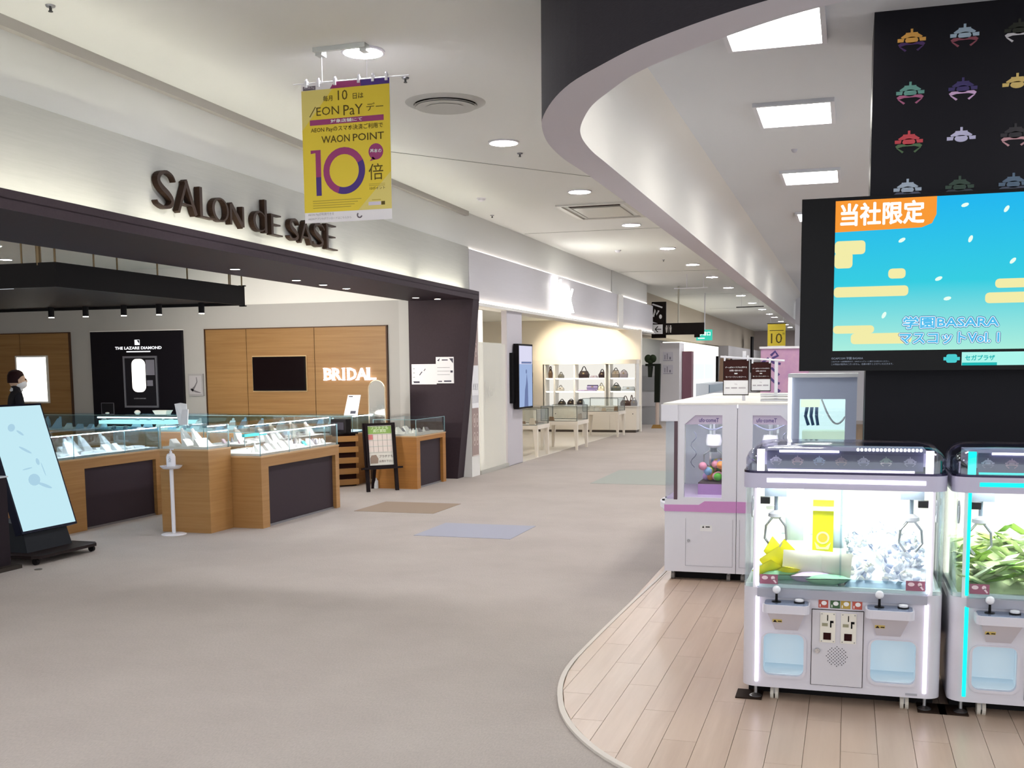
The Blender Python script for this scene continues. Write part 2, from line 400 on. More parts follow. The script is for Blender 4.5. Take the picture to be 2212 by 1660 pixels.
for k in range(9):
    y0 = -2.6 + k * 1.9
    m.hexa([(xb(y0) - .035, y0, BZ + .072), (xb(y0 + 1.7) - .035, y0 + 1.7, BZ + .072), (xb(y0 + 1.7) - .06, y0 + 1.7, BZ + .072), (xb(y0) - .06, y0, BZ + .072)],
           [(xb(y0) - .035, y0, BZ + .085), (xb(y0 + 1.7) - .035, y0 + 1.7, BZ + .085), (xb(y0 + 1.7) - .06, y0 + 1.7, BZ + .085), (xb(y0) - .06, y0, BZ + .085)])
obj('trough_light', m, emit('trough_glow', 'fffbe6', 24), portal)

# jewellery shop shell
wb = struct('wall_back', MB().box(-14, -5.985, 14.7, 14.85, 0, 2.555), GREYW)
struct('wall_back.001', MB().box(-14, -5.6, 14.72, 14.82, 2.545, 3.2), WHITE)
struct('wall_left.003', MB().box(-14.1, -14, 2, 15, 0, 3.2), GREYW)
struct('ceiling.002', MB().box(-14.1, -5.6, -3, 15, 3.15, 3.25), CEILW)
# wood and black panels on the back wall
for x0, x1 in ((-9.50, -8.795), (-8.785, -7.645), (-7.635, -6.475), (-14.0, -13.0), (-12.99, -12.03)):
    obj('panel', MB().box(x0, x1, 14.672, 14.70, .05, 2.185), OAKW, wb)
for x0, x1, z0, z1 in ((-9.52, -6.455, 2.185, 2.2), (-14.0, -12.01, 2.185, 2.2), (-6.475, -6.455, .05, 2.185), (-9.52, -9.505, .05, 2.185), (-12.03, -12.01, .05, 2.185)):
    obj('panel_reveal', MB().box(x0, x1, 14.66, 14.70, z0, z1), mat('dark_oak_edge', '4a2f1c', .6), wb)
obj('column', MB().box(-6.25, -5.985, 14.63, 14.71, 0, 2.545), mat('pale_grey_wall', 'bdbbb8', .75, spec=.2), wb)

# pale shop: head fascia, strips and post
struct('wall_left.004', MB().box(-5.4, -5.15, 14.6, 24.85, 2.51, 3.235), KFASC)
struct('wall_left.005', MB().box(-5.4, -5.15, 25.42, 29.6, 2.49, 3.21), KFASC)
struct('trim_8', MB().box(-5.45, -5.12, 24.87, 25.40, 2.47, 3.235), WHITE)
struct('trim_9', MB().box(-5.4, -5.10, 14.62, 29.6, 2.455, 2.50), WHITE)
m = MB()
for y0, y1 in ((14.7, 19), (19.2, 24.8), (25.45, 29.5)): m.box(-5.135, -5.115, y0, y1, 2.503, 2.509)
mc = MB()
for y0, y1 in ((14.7, 19.6), (19.7, 24.3), (25.5, 28.8)): mc.box(-5.185, -5.165, y0, y1, 3.237, 3.245)
obj('cove_light', mc, emit('cove_glow_warm', 'fff2ea', 3), bpy.data.objects['wall_left.004'])
obj('trough_light', m, emit('fascia_strip_glow', 'fff4e0', 9), bpy.data.objects['trim_9'])
struct('wall_left.006', MB().box(-5.45, -5.15, 14.62, 14.97, 0, 2.5), WHITE)
struct('wall_left.007', MB().box(-5.24, -5.15, 16.34, 17.16, 0, 2.46), mat('lilac_grey_pillar', 'c5c0c6', .6))
struct('wall_back.002', MB().box(-9.2, -4.80, 25.95, 26.1, 0, 2.46).box(-9.2, -5.42, 25.95, 26.1, 2.46, 2.9), CREAM)
struct('wall_back.003', MB().box(-9.2, -5.45, 14.9, 15.0, 0, 2.9), WHITE)
struct('wall_left.008', MB().box(-9.3, -9.2, 14.9, 26.1, 0, 2.9), CREAM)
struct('ceiling.003', MB().box(-9.3, -5.4, 14.9, 29.6, 2.72, 2.82), CEILW)
struct('floor.002', MB().box(-9.2, -5.15, 15.0, 25.95, 0, .006), mat('pale_shop_floor', 'd8d3cb', .4))

# far end of the corridor
TAN = mat('taupe_far_wall', 'b9ac9a', .7)
struct('wall_left.009', MB().box(-6.4, -5.75, 29.6, 70, 2.5, 3.76), TAN)
struct('wall_left.010', MB().box(-8.2, -8.1, 29.6, 70, 0, 3.76), WHITE)
struct('wall_back.004', MB().box(-8.2, -1.2, 70, 70.2, 0, 3.76), mat('far_wall', 'c9bdb8', .7))
struct('wall_back.005', MB().box(-1.5, 6.1, 32, 32.1, 0, 3.55), mat('arcade_back_wall', 'cfcdd2', .7))
struct('wall_left.011', MB().box(-9.2, -5.8, 29.5, 29.7, 0, 3.76), mat('khaki_wall', 'a5937a', .7))
# ================================================================ CORRIDOR CEILING FITTINGS
def fr_front(x, y, z): return frame((x, y, z))                                        # faces the camera (-Y)
def fr_left(x, y, z): return frame((x, y, z), (0, 1, 0), (0, 0, 1), (1, 0, 0))          # on the left wall, faces +X
ORD = ['first', 'second', 'third', 'fourth', 'fifth', 'sixth', 'seventh', 'eighth', 'ninth', 'tenth', 'eleventh', 'twelfth', 'thirteenth', 'fourteenth', 'fifteenth', 'sixteenth', 'seventeenth', 'eighteenth', 'nineteenth']
g0 = 'round downlights along the corridor ceiling'
dl = thing('ceiling_downlight', 'x', 'light', (0, 0, 0), g0)
obj('trim_ring', MB().lathe([(.152, 0), (.152, -.012), (.136, -.016), (.136, 0)], n=28), PLASTW, dl, smooth=True)
obj('diffuser', MB().lathe([(.132, -.002), (.132, -.014), (.07, -.022)], n=28), LGLOW, dl, smooth=True)
ys = [7.12, 10.33, 13.46, 16.82, 20.34, 23.73, 27.18, 30.98, 34.55, 38.73, 43.25, 47.2, 50.4, 55.2, 59.6, 63.9]
for i, y in enumerate(ys):
    lb = 'round glowing ceiling downlight, %s of the corridor row counted from the yellow poster' % ORD[i]
    if i == 0: dl.location = (-3.27, y, 3.75); dl['label'] = lb
    else: dup(dl, (-3.27, y, 3.75), label=lb)
for i, (x, y) in enumerate(((-3.27, 3.8), (-3.27, .5))):
    dup(dl, (x, y, 3.75), label='round ceiling downlight above or behind the viewer, %s of two' % ORD[i])
# ring air diffuser
t = thing('air_diffuser', 'round white ceiling air diffuser with nested rings', 'air vent', (-3.25, 8.68, 3.75))
GV = mat('vent_white', 'c9cac6', .5)
def lt(prof): return MB().lathe(prof, (-3.25, 8.68, 3.75), 36)
obj('outer_ring', lt([(.335, 0), (.31, -.012), (.265, -.02), (.25, -.006), (.25, 0)]), mat('vent_flange', 'c2c3bf', .55), t, smooth=True)
obj('middle_ring', lt([(.262, -.03), (.18, .0), (.17, -.002), (.25, -.04)]), GV, t, smooth=True)
obj('inner_ring', lt([(.178, -.035), (.10, .0), (.09, -.004), (.168, -.045)]), GV, t, smooth=True)
obj('core', lt([(.09, -.038), (.05, -.02), (.02, -.024)]), GV, t, smooth=True)
obj('throat', lt([(.262, -.0015), (.262, -.0035)]), mat('vent_dark', '2c2725', .8), t)
# ceiling cassette
t = thing('ceiling_air_conditioner', 'recessed rectangular ceiling air conditioner beside the white soffit', 'air conditioner', (-3.38, 15.2, 3.75))
fc = lambda x, y, d=0: Vector((x, y, 3.75 - d))
obj('frame', MB().plate([(-3.86, 14.48), (-2.88, 14.48), (-2.88, 15.95), (-3.86, 15.95)][::-1], [[(-3.80, 14.55), (-2.94, 14.55), (-2.94, 15.88), (-3.80, 15.88)]], fc, 0, .022), mat('cassette_white', 'd9d8d2', .45), t)
obj('grille', MB().box(-3.70, -3.04, 14.82, 15.80, 3.735, 3.752), mat('cassette_grille', 'c4c3bd', .35, noise=((1, 60, 1), 'b4b3ad', 1, .6)), t)
obj('air_slot', MB().box(-3.72, -3.02, 14.58, 14.76, 3.742, 3.752), mat('slot_dark', '2a1712', .8), t)
obj('louvre', MB().box(-3.76, -3.72, 14.6, 15.84, 3.736, 3.752), GV, t)
for i, (x, y, d) in enumerate(((-3.26, 7.85, 'near the yellow poster'), (-3.28, 10.91, 'past the second round downlight'), (-4.64, 5.65, 'at the upper left, above the shop sign'), (-4.96, 15.09, 'over the pale shop fascia'), (-3.7, 22.5, 'far down the corridor'))):
    t = thing('sprinkler_head', 'small ceiling sprinkler head ' + d, 'sprinkler', (x, y, 3.75), 'ceiling sprinkler heads')
    obj('escutcheon', MB().lathe([(.03, 0), (.026, -.01), (.010, -.015)], (x, y, 3.75), 14), STEEL, t, smooth=True)
    obj('nozzle', MB().lathe([(.008, -.014), (.008, -.032), (.014, -.034), (.014, -.038)], (x, y, 3.75), 10), mat('sprinkler_dark', '4a4a4a', .4, .8), t)
for x, y, d in ((-4.6, 13.55, 'ahead of the ceiling air conditioner'), (-4.22, 20.39, 'beyond the ceiling air conditioner')):
    t = thing('smoke_detector', 'white dome smoke detector on the ceiling ' + d, 'detector', (x, y, 3.75), 'ceiling smoke detectors')
    obj('base', MB().lathe([(.06, 0), (.06, -.015)], (x, y, 3.75), 16), PLASTW, t)
    obj('dome', MB().lathe([(.05, -.015), (.045, -.03), (.02, -.045)], (x, y, 3.75), 16), PLASTW, t, smooth=True)

# ================================================================ YELLOW HANGING POSTER
MAG = mat('print_magenta', '9c3a74', .6); IND = mat('print_indigo', '4a2f80', .6); YEL = mat('print_yellow', 'e6cc3c', .6)
YEL2 = mat('print_pale_yellow', 'e0cf78', .6); LIL = mat('print_lilac', 'd8cfdf', .6); OLV = mat('print_olive', '5a4a14', .7); FAINT = mat('print_faint', 'b39c3a', .7)
def arc(cx, cy, r0, r1, a0, a1, n=18):
    A = [R(a0 + (a1 - a0) * i / n) for i in range(n + 1)]
    return [(cx + r1 * cos(a), cy + r1 * sin(a)) for a in A] + [(cx + r0 * cos(a), cy + r0 * sin(a)) for a in A[::-1]]
W, H = .665, .945
t = thing('hanging_poster', 'yellow and purple hanging poster with a large purple 10 near the ceiling', 'poster', (-3.357, 7.0, 2.582))
F = fr_front(-3.69, 7.0, 2.582)
U = lambda u: u * W
V = lambda v: v * H
obj('sheet', MB().box(-3.69, -3.69 + W, 7.0, 7.004, 2.582, 2.582 + H), mat('poster_sheet', 'eae6ea', .6), t)
Flat(F).rect(0, W, V(.075), V(.955), .001).obj('yellow_field', YEL, t)
Flat(F).poly([(0, V(.45)), (0, V(.955)), (U(.36), V(.955)), (U(.0), V(.67))], .0014).poly([(U(.62), V(.075)), (W, V(.075)), (W, V(.34))], .0014).each('pale_corner', YEL2, t)
Flat(F).poly([(U(.33), V(.955)), (U(.38), H), (U(.68), H), (U(.68), V(.955))], .0012).rect(U(.09), U(.93), V(.703), V(.742), .002).poly(arc(U(.47), V(.365), .112, .159, 25, 252), .002)\
    .poly([(U(.09), V(.525)), (U(.09), V(.50)), (U(.145), V(.505)), (U(.145), V(.33)), (U(.205), V(.33)), (U(.205), V(.525))], .002).poly(ellipse(U(.835), V(.485), .055, .055), .002)\
    .poly([(U(.80), V(.45)), (U(.765), V(.42)), (U(.83), V(.43))], .002).each('magenta_print', MAG, t)
Flat(F).rect(U(.68), W, V(.955), H, .0012).poly(arc(U(.47), V(.365), .112, .159, -108, 25), .002).rect(U(.145), U(.205), V(.195), V(.33), .002).each('indigo_print', IND, t)
ft = Flat(F).text('毎月', U(.25), V(.868), h=V(.04), bold=.01).text('10', U(.42), V(.868), h=V(.07)).text('日は', U(.59), V(.868), h=V(.04), bold=.01)
ft.line(U(.09), V(.765), U(.16), V(.835), .006).text('EON', U(.17), V(.77), w=U(.26), h=V(.06)).text('PaY', U(.48), V(.757), w=U(.22), h=V(.073)).text('デー', U(.74), V(.775), w=U(.19), h=V(.055))
ft.text('AEON Payのスマホ決済ご利用で', U(.10), V(.645), w=U(.82), bold=.01).text('WAON', U(.22), V(.57), w=U(.325), h=V(.052), bold=.008).text('POINT', U(.58), V(.57), w=U(.35), h=V(.052), bold=.008)
ft.text('倍', U(.75), V(.285), h=V(.115)).text('10ポイント', U(.76), V(.215), w=U(.17)).rect(U(.885), U(.925), V(.105), V(.13), .003)
ft.each('dark_lettering', OLV, t)
Flat(F).text('対象店舗にて', U(.51), V(.710), w=U(.36), h=V(.026), al='c', d=.004, bold=.015).text('基本の', U(.835), V(.475), w=U(.13), al='c', d=.004, bold=.015).each('white_lettering', PAPER, t)
ft = Flat(F)
for k in range(4): ft.rect(U(.10), U(.66 - .04 * k), V(.155 - .017 * k), V(.160 - .017 * k), .002)
ft.rect(U(.75), U(.93), V(.255), V(.258), .002).rect(U(.75), U(.93), V(.243), V(.247), .002).rect(U(.78), U(.88), V(.14), V(.145), .002)
ft.each('small_print', FAINT, t)
Flat(F).rect(U(.74), U(.88), V(.105), V(.13), .002).obj('search_box', LIL, t)
Flat(F).text('AEON Payが利用できる', U(.04), V(.048), w=U(.30), d=.002).text('AEONアプリのダウンロードはこちらから', U(.04), V(.02), w=U(.50), d=.002).each('grey_lettering', mat('print_grey', '9c969c', .7), t)
Flat(F).rect(U(.02), U(.165), V(.957), V(.985), .002).poly(arc(U(.635), V(.04), .012, .021, 130, 345), .002).each('grey_tag', mat('print_dark_grey', '6a6068', .7), t)
Flat(F).text('AEON Pay', U(.03), V(.962), w=U(.125), d=.004).obj('tag_lettering', LIL, t)
obj('hanging_rod', MB().cyl((-3.75, 7.0, 3.535), (-2.88, 7.0, 3.525), .004), PLASTW, t)
for u in (.06, .20, .39, .66, .82, .97):
    obj('clip', MB().box(-3.69 + U(u) - .009, -3.69 + U(u) + .009, 6.988, 7.012, 3.505, 3.55).cyl((-3.69 + U(u), 7, 3.55), (-3.69 + U(u), 7, 3.562), .008), PLASTW, t)
for x in (-3.527, -3.19): obj('wire', MB().cyl((x, 7.0, 3.53), (x, 7.0, 3.75), .002, n=6), PLASTW, t)
obj('ceiling_rail', MB().box(-3.56, -3.17, 6.93, 6.96, 3.72, 3.75).box(-3.55, -3.50, 6.95, 7.02, 3.70, 3.75).box(-3.22, -3.17, 6.95, 7.02, 3.70, 3.75), mat('rail_white', 'cfd2cf', .4), t)

# ================================================================ JEWELLERY SHOP SIGN
def ribbon(pts, ws):
    n = len(pts); L = []; Rr = []
    for i in range(n):
        a = Vector(pts[max(i - 1, 0)]); b = Vector(pts[min(i + 1, n - 1)]); d = (b - a).normalized(); w = ws[i] / 2 if isinstance(ws, (list, tuple)) else ws / 2
        L.append((pts[i][0] - d.y * w, pts[i][1] + d.x * w)); Rr.append((pts[i][0] + d.y * w, pts[i][1] - d.x * w))
    return L + Rr[::-1]
def curve2(pts, k=4): return smooth([pts[0]] + pts + [pts[-1]], k)[k:-k]
def glyph(ch, w, h):
    """strokes of a humanist display letter, in metres"""
    P = lambda *q: [(a * w, b * h) for a, b in q]
    T = .040; S_ = .013; out = []
    if ch == 'S':
        c = curve2(P((.97, .76), (.86, .90), (.58, .975), (.27, .88), (.17, .70), (.33, .54), (.62, .40), (.80, .24), (.70, .09), (.42, .025), (.13, .09), (.05, .17)), 3)
        n = len(c); ws = [S_ * .9 + (T * 1.15 - S_) * max(0, sin(pi * (i / (n - 1) - .04) / .92)) ** 1.6 for i in range(n)]
        out.append(('r', c, ws))
    if ch == 'A':
        out += [('r', P((.10, .0), (.50, 1.0)), T * .72), ('r', P((.44, 1.0), (.88, .0)), T * 1.0), ('r', P((.22, .27), (.75, .27)), S_)]
    if ch == 'L':
        out += [('r', P((.17, 0), (.17, 1)), T), ('r', P((.1, .03), (1.0, .03)), S_)]
    if ch == 'O':
        out.append(('o', (ellipse(.5 * w, .5 * h, .5 * w, .5 * h, 28), ellipse(.52 * w, .5 * h, .5 * w - T * .8, .5 * h - S_, 28))))
    if ch == 'N':
        out += [('r', P((.10, 0), (.10, 1)), T * .75), ('r', P((.12, 1), (.86, .0)), T), ('r', P((.88, 0), (.88, 1)), T * .8)]
    if ch == 'd':
        out.append(('o', (ellipse(.42 * w, .31 * h, .42 * w, .31 * h, 26), ellipse(.47 * w, .31 * h, .42 * w - T * .7, .31 * h - S_, 26))))
        out.append(('r', P((.80, 0), (.80, 1)), T * 1.05))
    if ch == 'E':
        out += [('r', P((.20, 0), (.20, 1)), T), ('r', P((.1, .965), (.9, .965)), S_), ('r', P((.2, .52), (.84, .52)), S_), ('r', P((.1, .035), (1.0, .035)), S_)]
    return out
SIGNM = mat('dark_bronze_letter', '2c1f18', .45)
t = thing('shop_sign', 'large dark bronze SALON dE SASE lettering raised on the pale fascia', 'sign', (-5.08, 8.7, 2.77))
LET = [('S', 7.127, 7.40, 2.788, .285), ('A', 7.395, 7.70, 2.786, .255), ('L', 7.70, 7.925, 2.785, .238), ('O', 7.90, 8.155, 2.783, .197), ('N', 8.165, 8.415, 2.782, .172),
       ('d', 8.555, 8.832, 2.778, .292), ('E', 8.845, 9.08, 2.776, .188), ('S', 9.205, 9.42, 2.774, .198), ('A', 9.41, 9.69, 2.770, .21), ('S', 9.685, 9.955, 2.766, .228), ('E', 9.955, 10.24, 2.763, .252)]
for ch, y0, y1, z0, h in LET:
    ym = (y0 + y1) / 2; xx = xf(ym)
    F = frame((xx + .012, y0, z0), (-.013, 1, 0), (0, 0, 1), (1, 0, 0)); m = MB()
    for k, g in enumerate(glyph(ch, y1 - y0, h)):
        d1 = .05 + .0006 * k
        if g[0] == 'r': m.plate(ribbon(g[1], g[2]), [], F, 0, d1)
        else: m.plate(g[1][0], [g[1][1][::-1]], F, 0, d1)
    obj('letter', m, SIGNM, t)

# downlights in the portal beam
bd = thing('beam_downlight', 'x', 'light', (0, 0, 0), 'downlights in the dark portal beam')
obj('ring', MB().lathe([(.055, 0), (.055, -.006), (.046, -.008), (.046, 0)], n=20), mat('ring_dark', '6b6468', .4), bd)
obj('lens', MB().lathe([(.045, -.001), (.045, -.006), (.02, -.007)], n=20), emit('beam_lamp_glow', 'fff0d8', 30), bd)
for i, (x, y) in enumerate(((-5.58, 9.16), (-5.67, 10.52), (-5.70, 11.2), (-5.71, 11.81), (-5.60, 13.7), (-5.42, 14.05))):
    lb = 'small recessed downlight in the dark beam, %s from the left' % ORD[i]
    if i == 0: bd.location = (x, y, BZ); bd['label'] = lb
    else: dup(bd, (x, y, BZ), label=lb)

# hanging dark lighting canopy
t = thing('lighting_canopy', 'long black hanging lighting canopy on thin rods above the jewellery cases', 'light canopy', (-8.4, 8.9, 2.25))
cx0, cx1, cy0, cy1, cz0, cz1 = -11.2, -6.2, 7.45, 10.35, 2.25, 2.45
BK = mat('canopy_black', '151213', .5)
for a in ((cx0, cx1, cy0, cy0 + .04), (cx0, cx1, cy1 - .04, cy1), (cx1 - .04, cx1, cy0 + .04, cy1 - .04), (cx0, cx0 + .04, cy0 + .04, cy1 - .04)):
    obj('side_board', MB().box(*a, cz0, cz1), BK, t)
obj('bottom_board', MB().box(cx0 + .04, cx1 - .04, cy0 + .04, cy1 - .04, cz0 + .03, cz0 + .05), mat('canopy_under', '1c1416', .55), t)
obj('corner_lip', MB().box(cx1 - .06, cx1 + .012, cy1 - .02, cy1 + .012, cz0 - .012, cz0).box(cx1 - .06, cx1 + .012, cy1 - .02, cy1 + .012, cz1, cz1 + .012), BK, t)
obj('light_strip', MB().box(-8.6, -6.85, 7.62, 7.70, cz0 + .018, cz0 + .03), emit('canopy_strip', 'e6ecf5', 1.2), t)
BR = mat('rod_bronze', '8a7556', .4, .6)
for x, y, r in ((-6.55, 7.47, .008), (-6.38, 7.47, .022), (-6.22, 7.47, .009), (-6.22, 7.95, .008), (-6.7, 8.9, .008), (-6.22, 8.85, .008), (-6.6, 9.9, .008), (-6.22, 10.08, .008), (-6.35, 10.32, .006), (-6.22, 10.33, .008)):
    obj('rod', MB().cyl((x, y, cz1 - .02), (x, y, 3.15), r, n=8), BR, t)
for i, x in enumerate((-8.58, -8.12, -7.62, -7.17, -6.64)):
    s = thing('spotlight', 'black cylinder spotlight under the canopy, %s from the left' % ORD[i], 'spotlight', (x, 10.2, 2.25), 'spotlights under the black canopy')
    obj('housing', MB().cyl((x, 10.2, 2.28), (x, 10.2, 2.17), .032, n=14), BK, s)
    obj('lens', MB().cyl((x, 10.2, 2.172), (x, 10.2, 2.164), .029, n=14), emit('spot_lens', 'fff4dd', 12), s)
    L = bpy.data.lights.new('bulb', 'SPOT'); L.energy = SALON_SPOT * 4; L.spot_size = R(75); L.spot_blend = .8; L.color = (1, .94, .84); L.shadow_soft_size = .03
    lo = bpy.data.objects.new('bulb', L); COL.objects.link(lo); lo.parent = s; lo.location = (0, 0, -.1)
    lo.rotation_euler = Vector((0, 4.2, -.75)).to_track_quat('-Z', 'Y').to_euler()
# small round lamps in the jewellery shop ceiling
sd = thing('shop_downlight', 'x', 'light', (0, 0, 0), 'round lamps in the jewellery shop ceiling')
obj('ring', MB().lathe([(.09, 0), (.09, -.008), (.075, -.01), (.075, 0)], n=20), PLASTW, sd)
obj('lens', MB().lathe([(.074, -.001), (.074, -.007), (.03, -.009)], n=20), emit('shop_lamp_glow', 'fff0d8', 60), sd)
pts = [(-7.6, 12.6), (-9.4, 12.9), (-11.4, 12.7), (-12.9, 11), (-7.2, 6.4), (-9.2, 6.0), (-11.3, 9.6), (-6.6, 11.6), (-8.6, 11.3), (-10.3, 11.3), (-12.6, 8), (-6.5, 13.2)]
for i, p in enumerate(pts):
    lb = 'round lamp in the jewellery shop ceiling, %s of twelve' % ORD[i]
    if i == 0: sd.location = (*p, 3.15); sd['label'] = lb
    else: dup(sd, (*p, 3.15), label=lb)

# ================================================================ JEWELLERY SHOP BACK WALL THINGS
t = thing('wall_television', 'black wall television set into the oak panelling', 'television', (-8.22, 14.62, 1.25))
obj('screen', MB().box(-8.655, -7.795, 14.632, 14.64, 1.265, 1.748), mat('tv_screen', '120a0c', .12), t)
obj('bezel', MB().plate([(-8.67, 1.25), (-7.78, 1.25), (-7.78, 1.762), (-8.67, 1.762)], [[(-8.655, 1.265), (-8.655, 1.748), (-7.795, 1.748), (-7.795, 1.265)]], fr_front(0, 14.672, 0), 0, .045), BLACK, t)
obj('light_edge', MB().box(-8.69, -7.77, 14.655, 14.672, 1.235, 1.777), mat('pale_oak_frame', 'c3a67a', .5), t)
t = thing('bridal_sign', 'glowing white BRIDAL letters on the oak wall', 'sign', (-7.06, 14.66, 1.40))
GL = emit('sign_glow', 'f6ecff', 2.6)
xs = [(-7.485, -7.35, 'B'), (-7.345, -7.20, 'R'), (-7.178, -7.148, 'I'), (-7.10, -6.955, 'D'), (-6.955, -6.78, 'A'), (-6.785, -6.64, 'L')]
for x0, x1, c in xs:
    F = Flat(fr_front(x0, 14.645, 1.405)); F.text(c, 0, 0, w=(x1 - x0), h=.175, d=0, bold=.02)
    m = MB(); n = len(F.mb.v); m.add(F.mb.v + [(x, y + .02, z) for x, y, z in F.mb.v], F.mb.f + [tuple(i + n for i in f[::-1]) for f in F.mb.f])
    for xa in ((x0 - .008, x0 + .05),) if c in 'BRDL' else ((x0 - .01, x1 + .01),) if c == 'I' else ((x0 - .015, x0 + .04), (x1 - .04, x1 + .015)):
        m.box(xa[0], xa[1], 14.645, 14.665, 1.40, 1.412)
        if c not in 'A': m.box(xa[0], xa[1], 14.645, 14.665, 1.572, 1.584)
    obj('letter', m, GL, t)
# black diamond display panel with its poster
t = thing('advertising_board', 'tall black wall panel lettered THE LAZARE DIAMOND', 'wall panel', (-10.75, 14.68, 0))
obj('board', MB().box(-11.59, -9.91, 14.64, 14.70, .05, 2.19), mat('panel_black', '17141a', .3), t)
obj('light_edge', MB().box(-11.61, -9.90, 14.655, 14.70, 2.19, 2.205), WHITE, t)
F = fr_front(-10.70, 14.64, 0)
Flat(F).text('THE LAZARE DIAMOND', 0, 1.905, w=.86, h=.045, al='c', bold=.02).rect(-.06, .03, 1.975, 2.055, .003).rect(-.22, .22, 1.862, 1.878, .003).obj('lettering', emit('panel_letter', 'f4f4fa', 1.1), t)
Flat(F).poly([(-.02, 2.05), (.028, 2.05), (.028, 1.99)], .006).obj('emblem', mat('emblem_dark', '22252c', .4), t)
t = thing('framed_poster', 'silver-framed black poster with a bright white picture on the black panel', 'poster', (-10.68, 14.63, .99))
obj('frame', MB().plate([(-10.985, .99), (-10.36, .99), (-10.36, 1.80), (-10.985, 1.80)], [[(-10.955, 1.02), (-10.955, 1.77), (-10.39, 1.77), (-10.39, 1.02)]], fr_front(0, 14.64, 0), 0, .02), mat('silver_frame', '9a9aa6', .3, .7), t)
obj('print', MB().box(-10.955, -10.39, 14.63, 14.64, 1.02, 1.77), mat('poster_dark', '211f25', .4), t)
F = fr_front(-10.70, 14.63, 0)
Flat(F).poly(rrect(-.13, .12, 1.235, 1.755, .09, 6), .003).obj('bright_picture', emit('poster_white', 'fffaf0', 1.6), t)
Flat(F).rect(.13, .29, 1.50, 1.74, .002).rect(.14, .25, 1.33, 1.42, .002).obj('grey_picture', mat('poster_grey', '8d8a98', .5), t)
Flat(F).text('LAZARE DIAMOND', 0, 1.125, w=.22, al='c').obj('lettering', mat('poster_letter', 'c8c8d0', .5), t)
t = thing('light_box', 'bright white backlit picture on the left oak panel', 'light box', (-12.765, 14.65, 1.08))
obj('frame', MB().plate([(-13.08, 1.06), (-12.45, 1.06), (-12.45, 1.83), (-13.08, 1.83)], [[(-13.055, 1.085), (-13.055, 1.805), (-12.475, 1.805), (-12.475, 1.085)]], fr_front(0, 14.672, 0), 0, .03), WHITE, t)
obj('lit_face', MB().box(-13.055, -12.475, 14.65, 14.672, 1.085, 1.805), emit('lightbox_glow', 'fff9ea', 2.2), t)
t = thing('framed_picture', 'small grey framed picture on the wall beside the oak panelling', 'picture', (-9.71, 14.68, 1.17))
obj('frame', MB().box(-9.845, -9.575, 14.675, 14.70, 1.17, 1.515), mat('grey_frame', 'a39fa0', .5), t)
F = fr_front(-9.71, 14.675, 1.17)
Flat(F).rect(-.11, .11, .03, .315, .004).obj('print', mat('grey_print', 'b6b2b6', .6), t)
Flat(F).poly(ribbon([(-.07, .08), (-.01, .15), (.03, .22), (.02, .29)], [.05, .02, .015, .01]), .006).poly(ribbon([(-.09, .11), (0, .07), (.09, .05)], [.03, .025, .01]), .006).obj('motif', mat('motif_dark', '6d676d', .6), t)
for lb, x0, x1, z0, z1, nm in (('landscape white notice sheet taped to the dark portal wall', -5.95, -5.572, 1.338, 1.625, 0), ('upright white notice sheet taped beside another on the dark portal wall', -5.578, -5.31, 1.352, 1.722, 1)):
    t = thing('notice', lb, 'notice', ((x0 + x1) / 2, 14.355, z0), 'notices on the dark portal wall')
    obj('sheet', MB().box(x0, x1, 14.354 - nm * .003, 14.358, z0, z1), PAPER, t)
    F = fr_front(x0, 14.354 - nm * .003, z0); w = x1 - x0; h = z1 - z0; f = Flat(F)
    if nm == 0:
        for a in range(4): f.rect(.02, .05, .04 + a * .06, .045 + a * .06, .001)
        f.rect(.03, .12, .02, .045, .001).poly(ribbon([(.12, .13), (.16, .18)], .012), .001).poly(ribbon([(.19, .19), (.21, .22)], .01), .001)
    else:
        f.poly([(.02, h - .05), (.06, h - .015), (.05, h - .06)], .001).rect(.09, .18, h - .05, h - .035, .001).poly([(.2, h - .02), (w - .01, h - .02), (w - .01, h - .09)], .001)
        for a in range(3): f.rect(.02, w - .06, .12 + a * .05, .124 + a * .05, .001)
        f.rect(.03, .09, .02, .035, .001).rect(.12, .23, .02, .04, .001).rect(w - .05, w - .015, .15, .18, .001)
    f.obj('print', mat('notice_ink', '4b4858', .7), t)
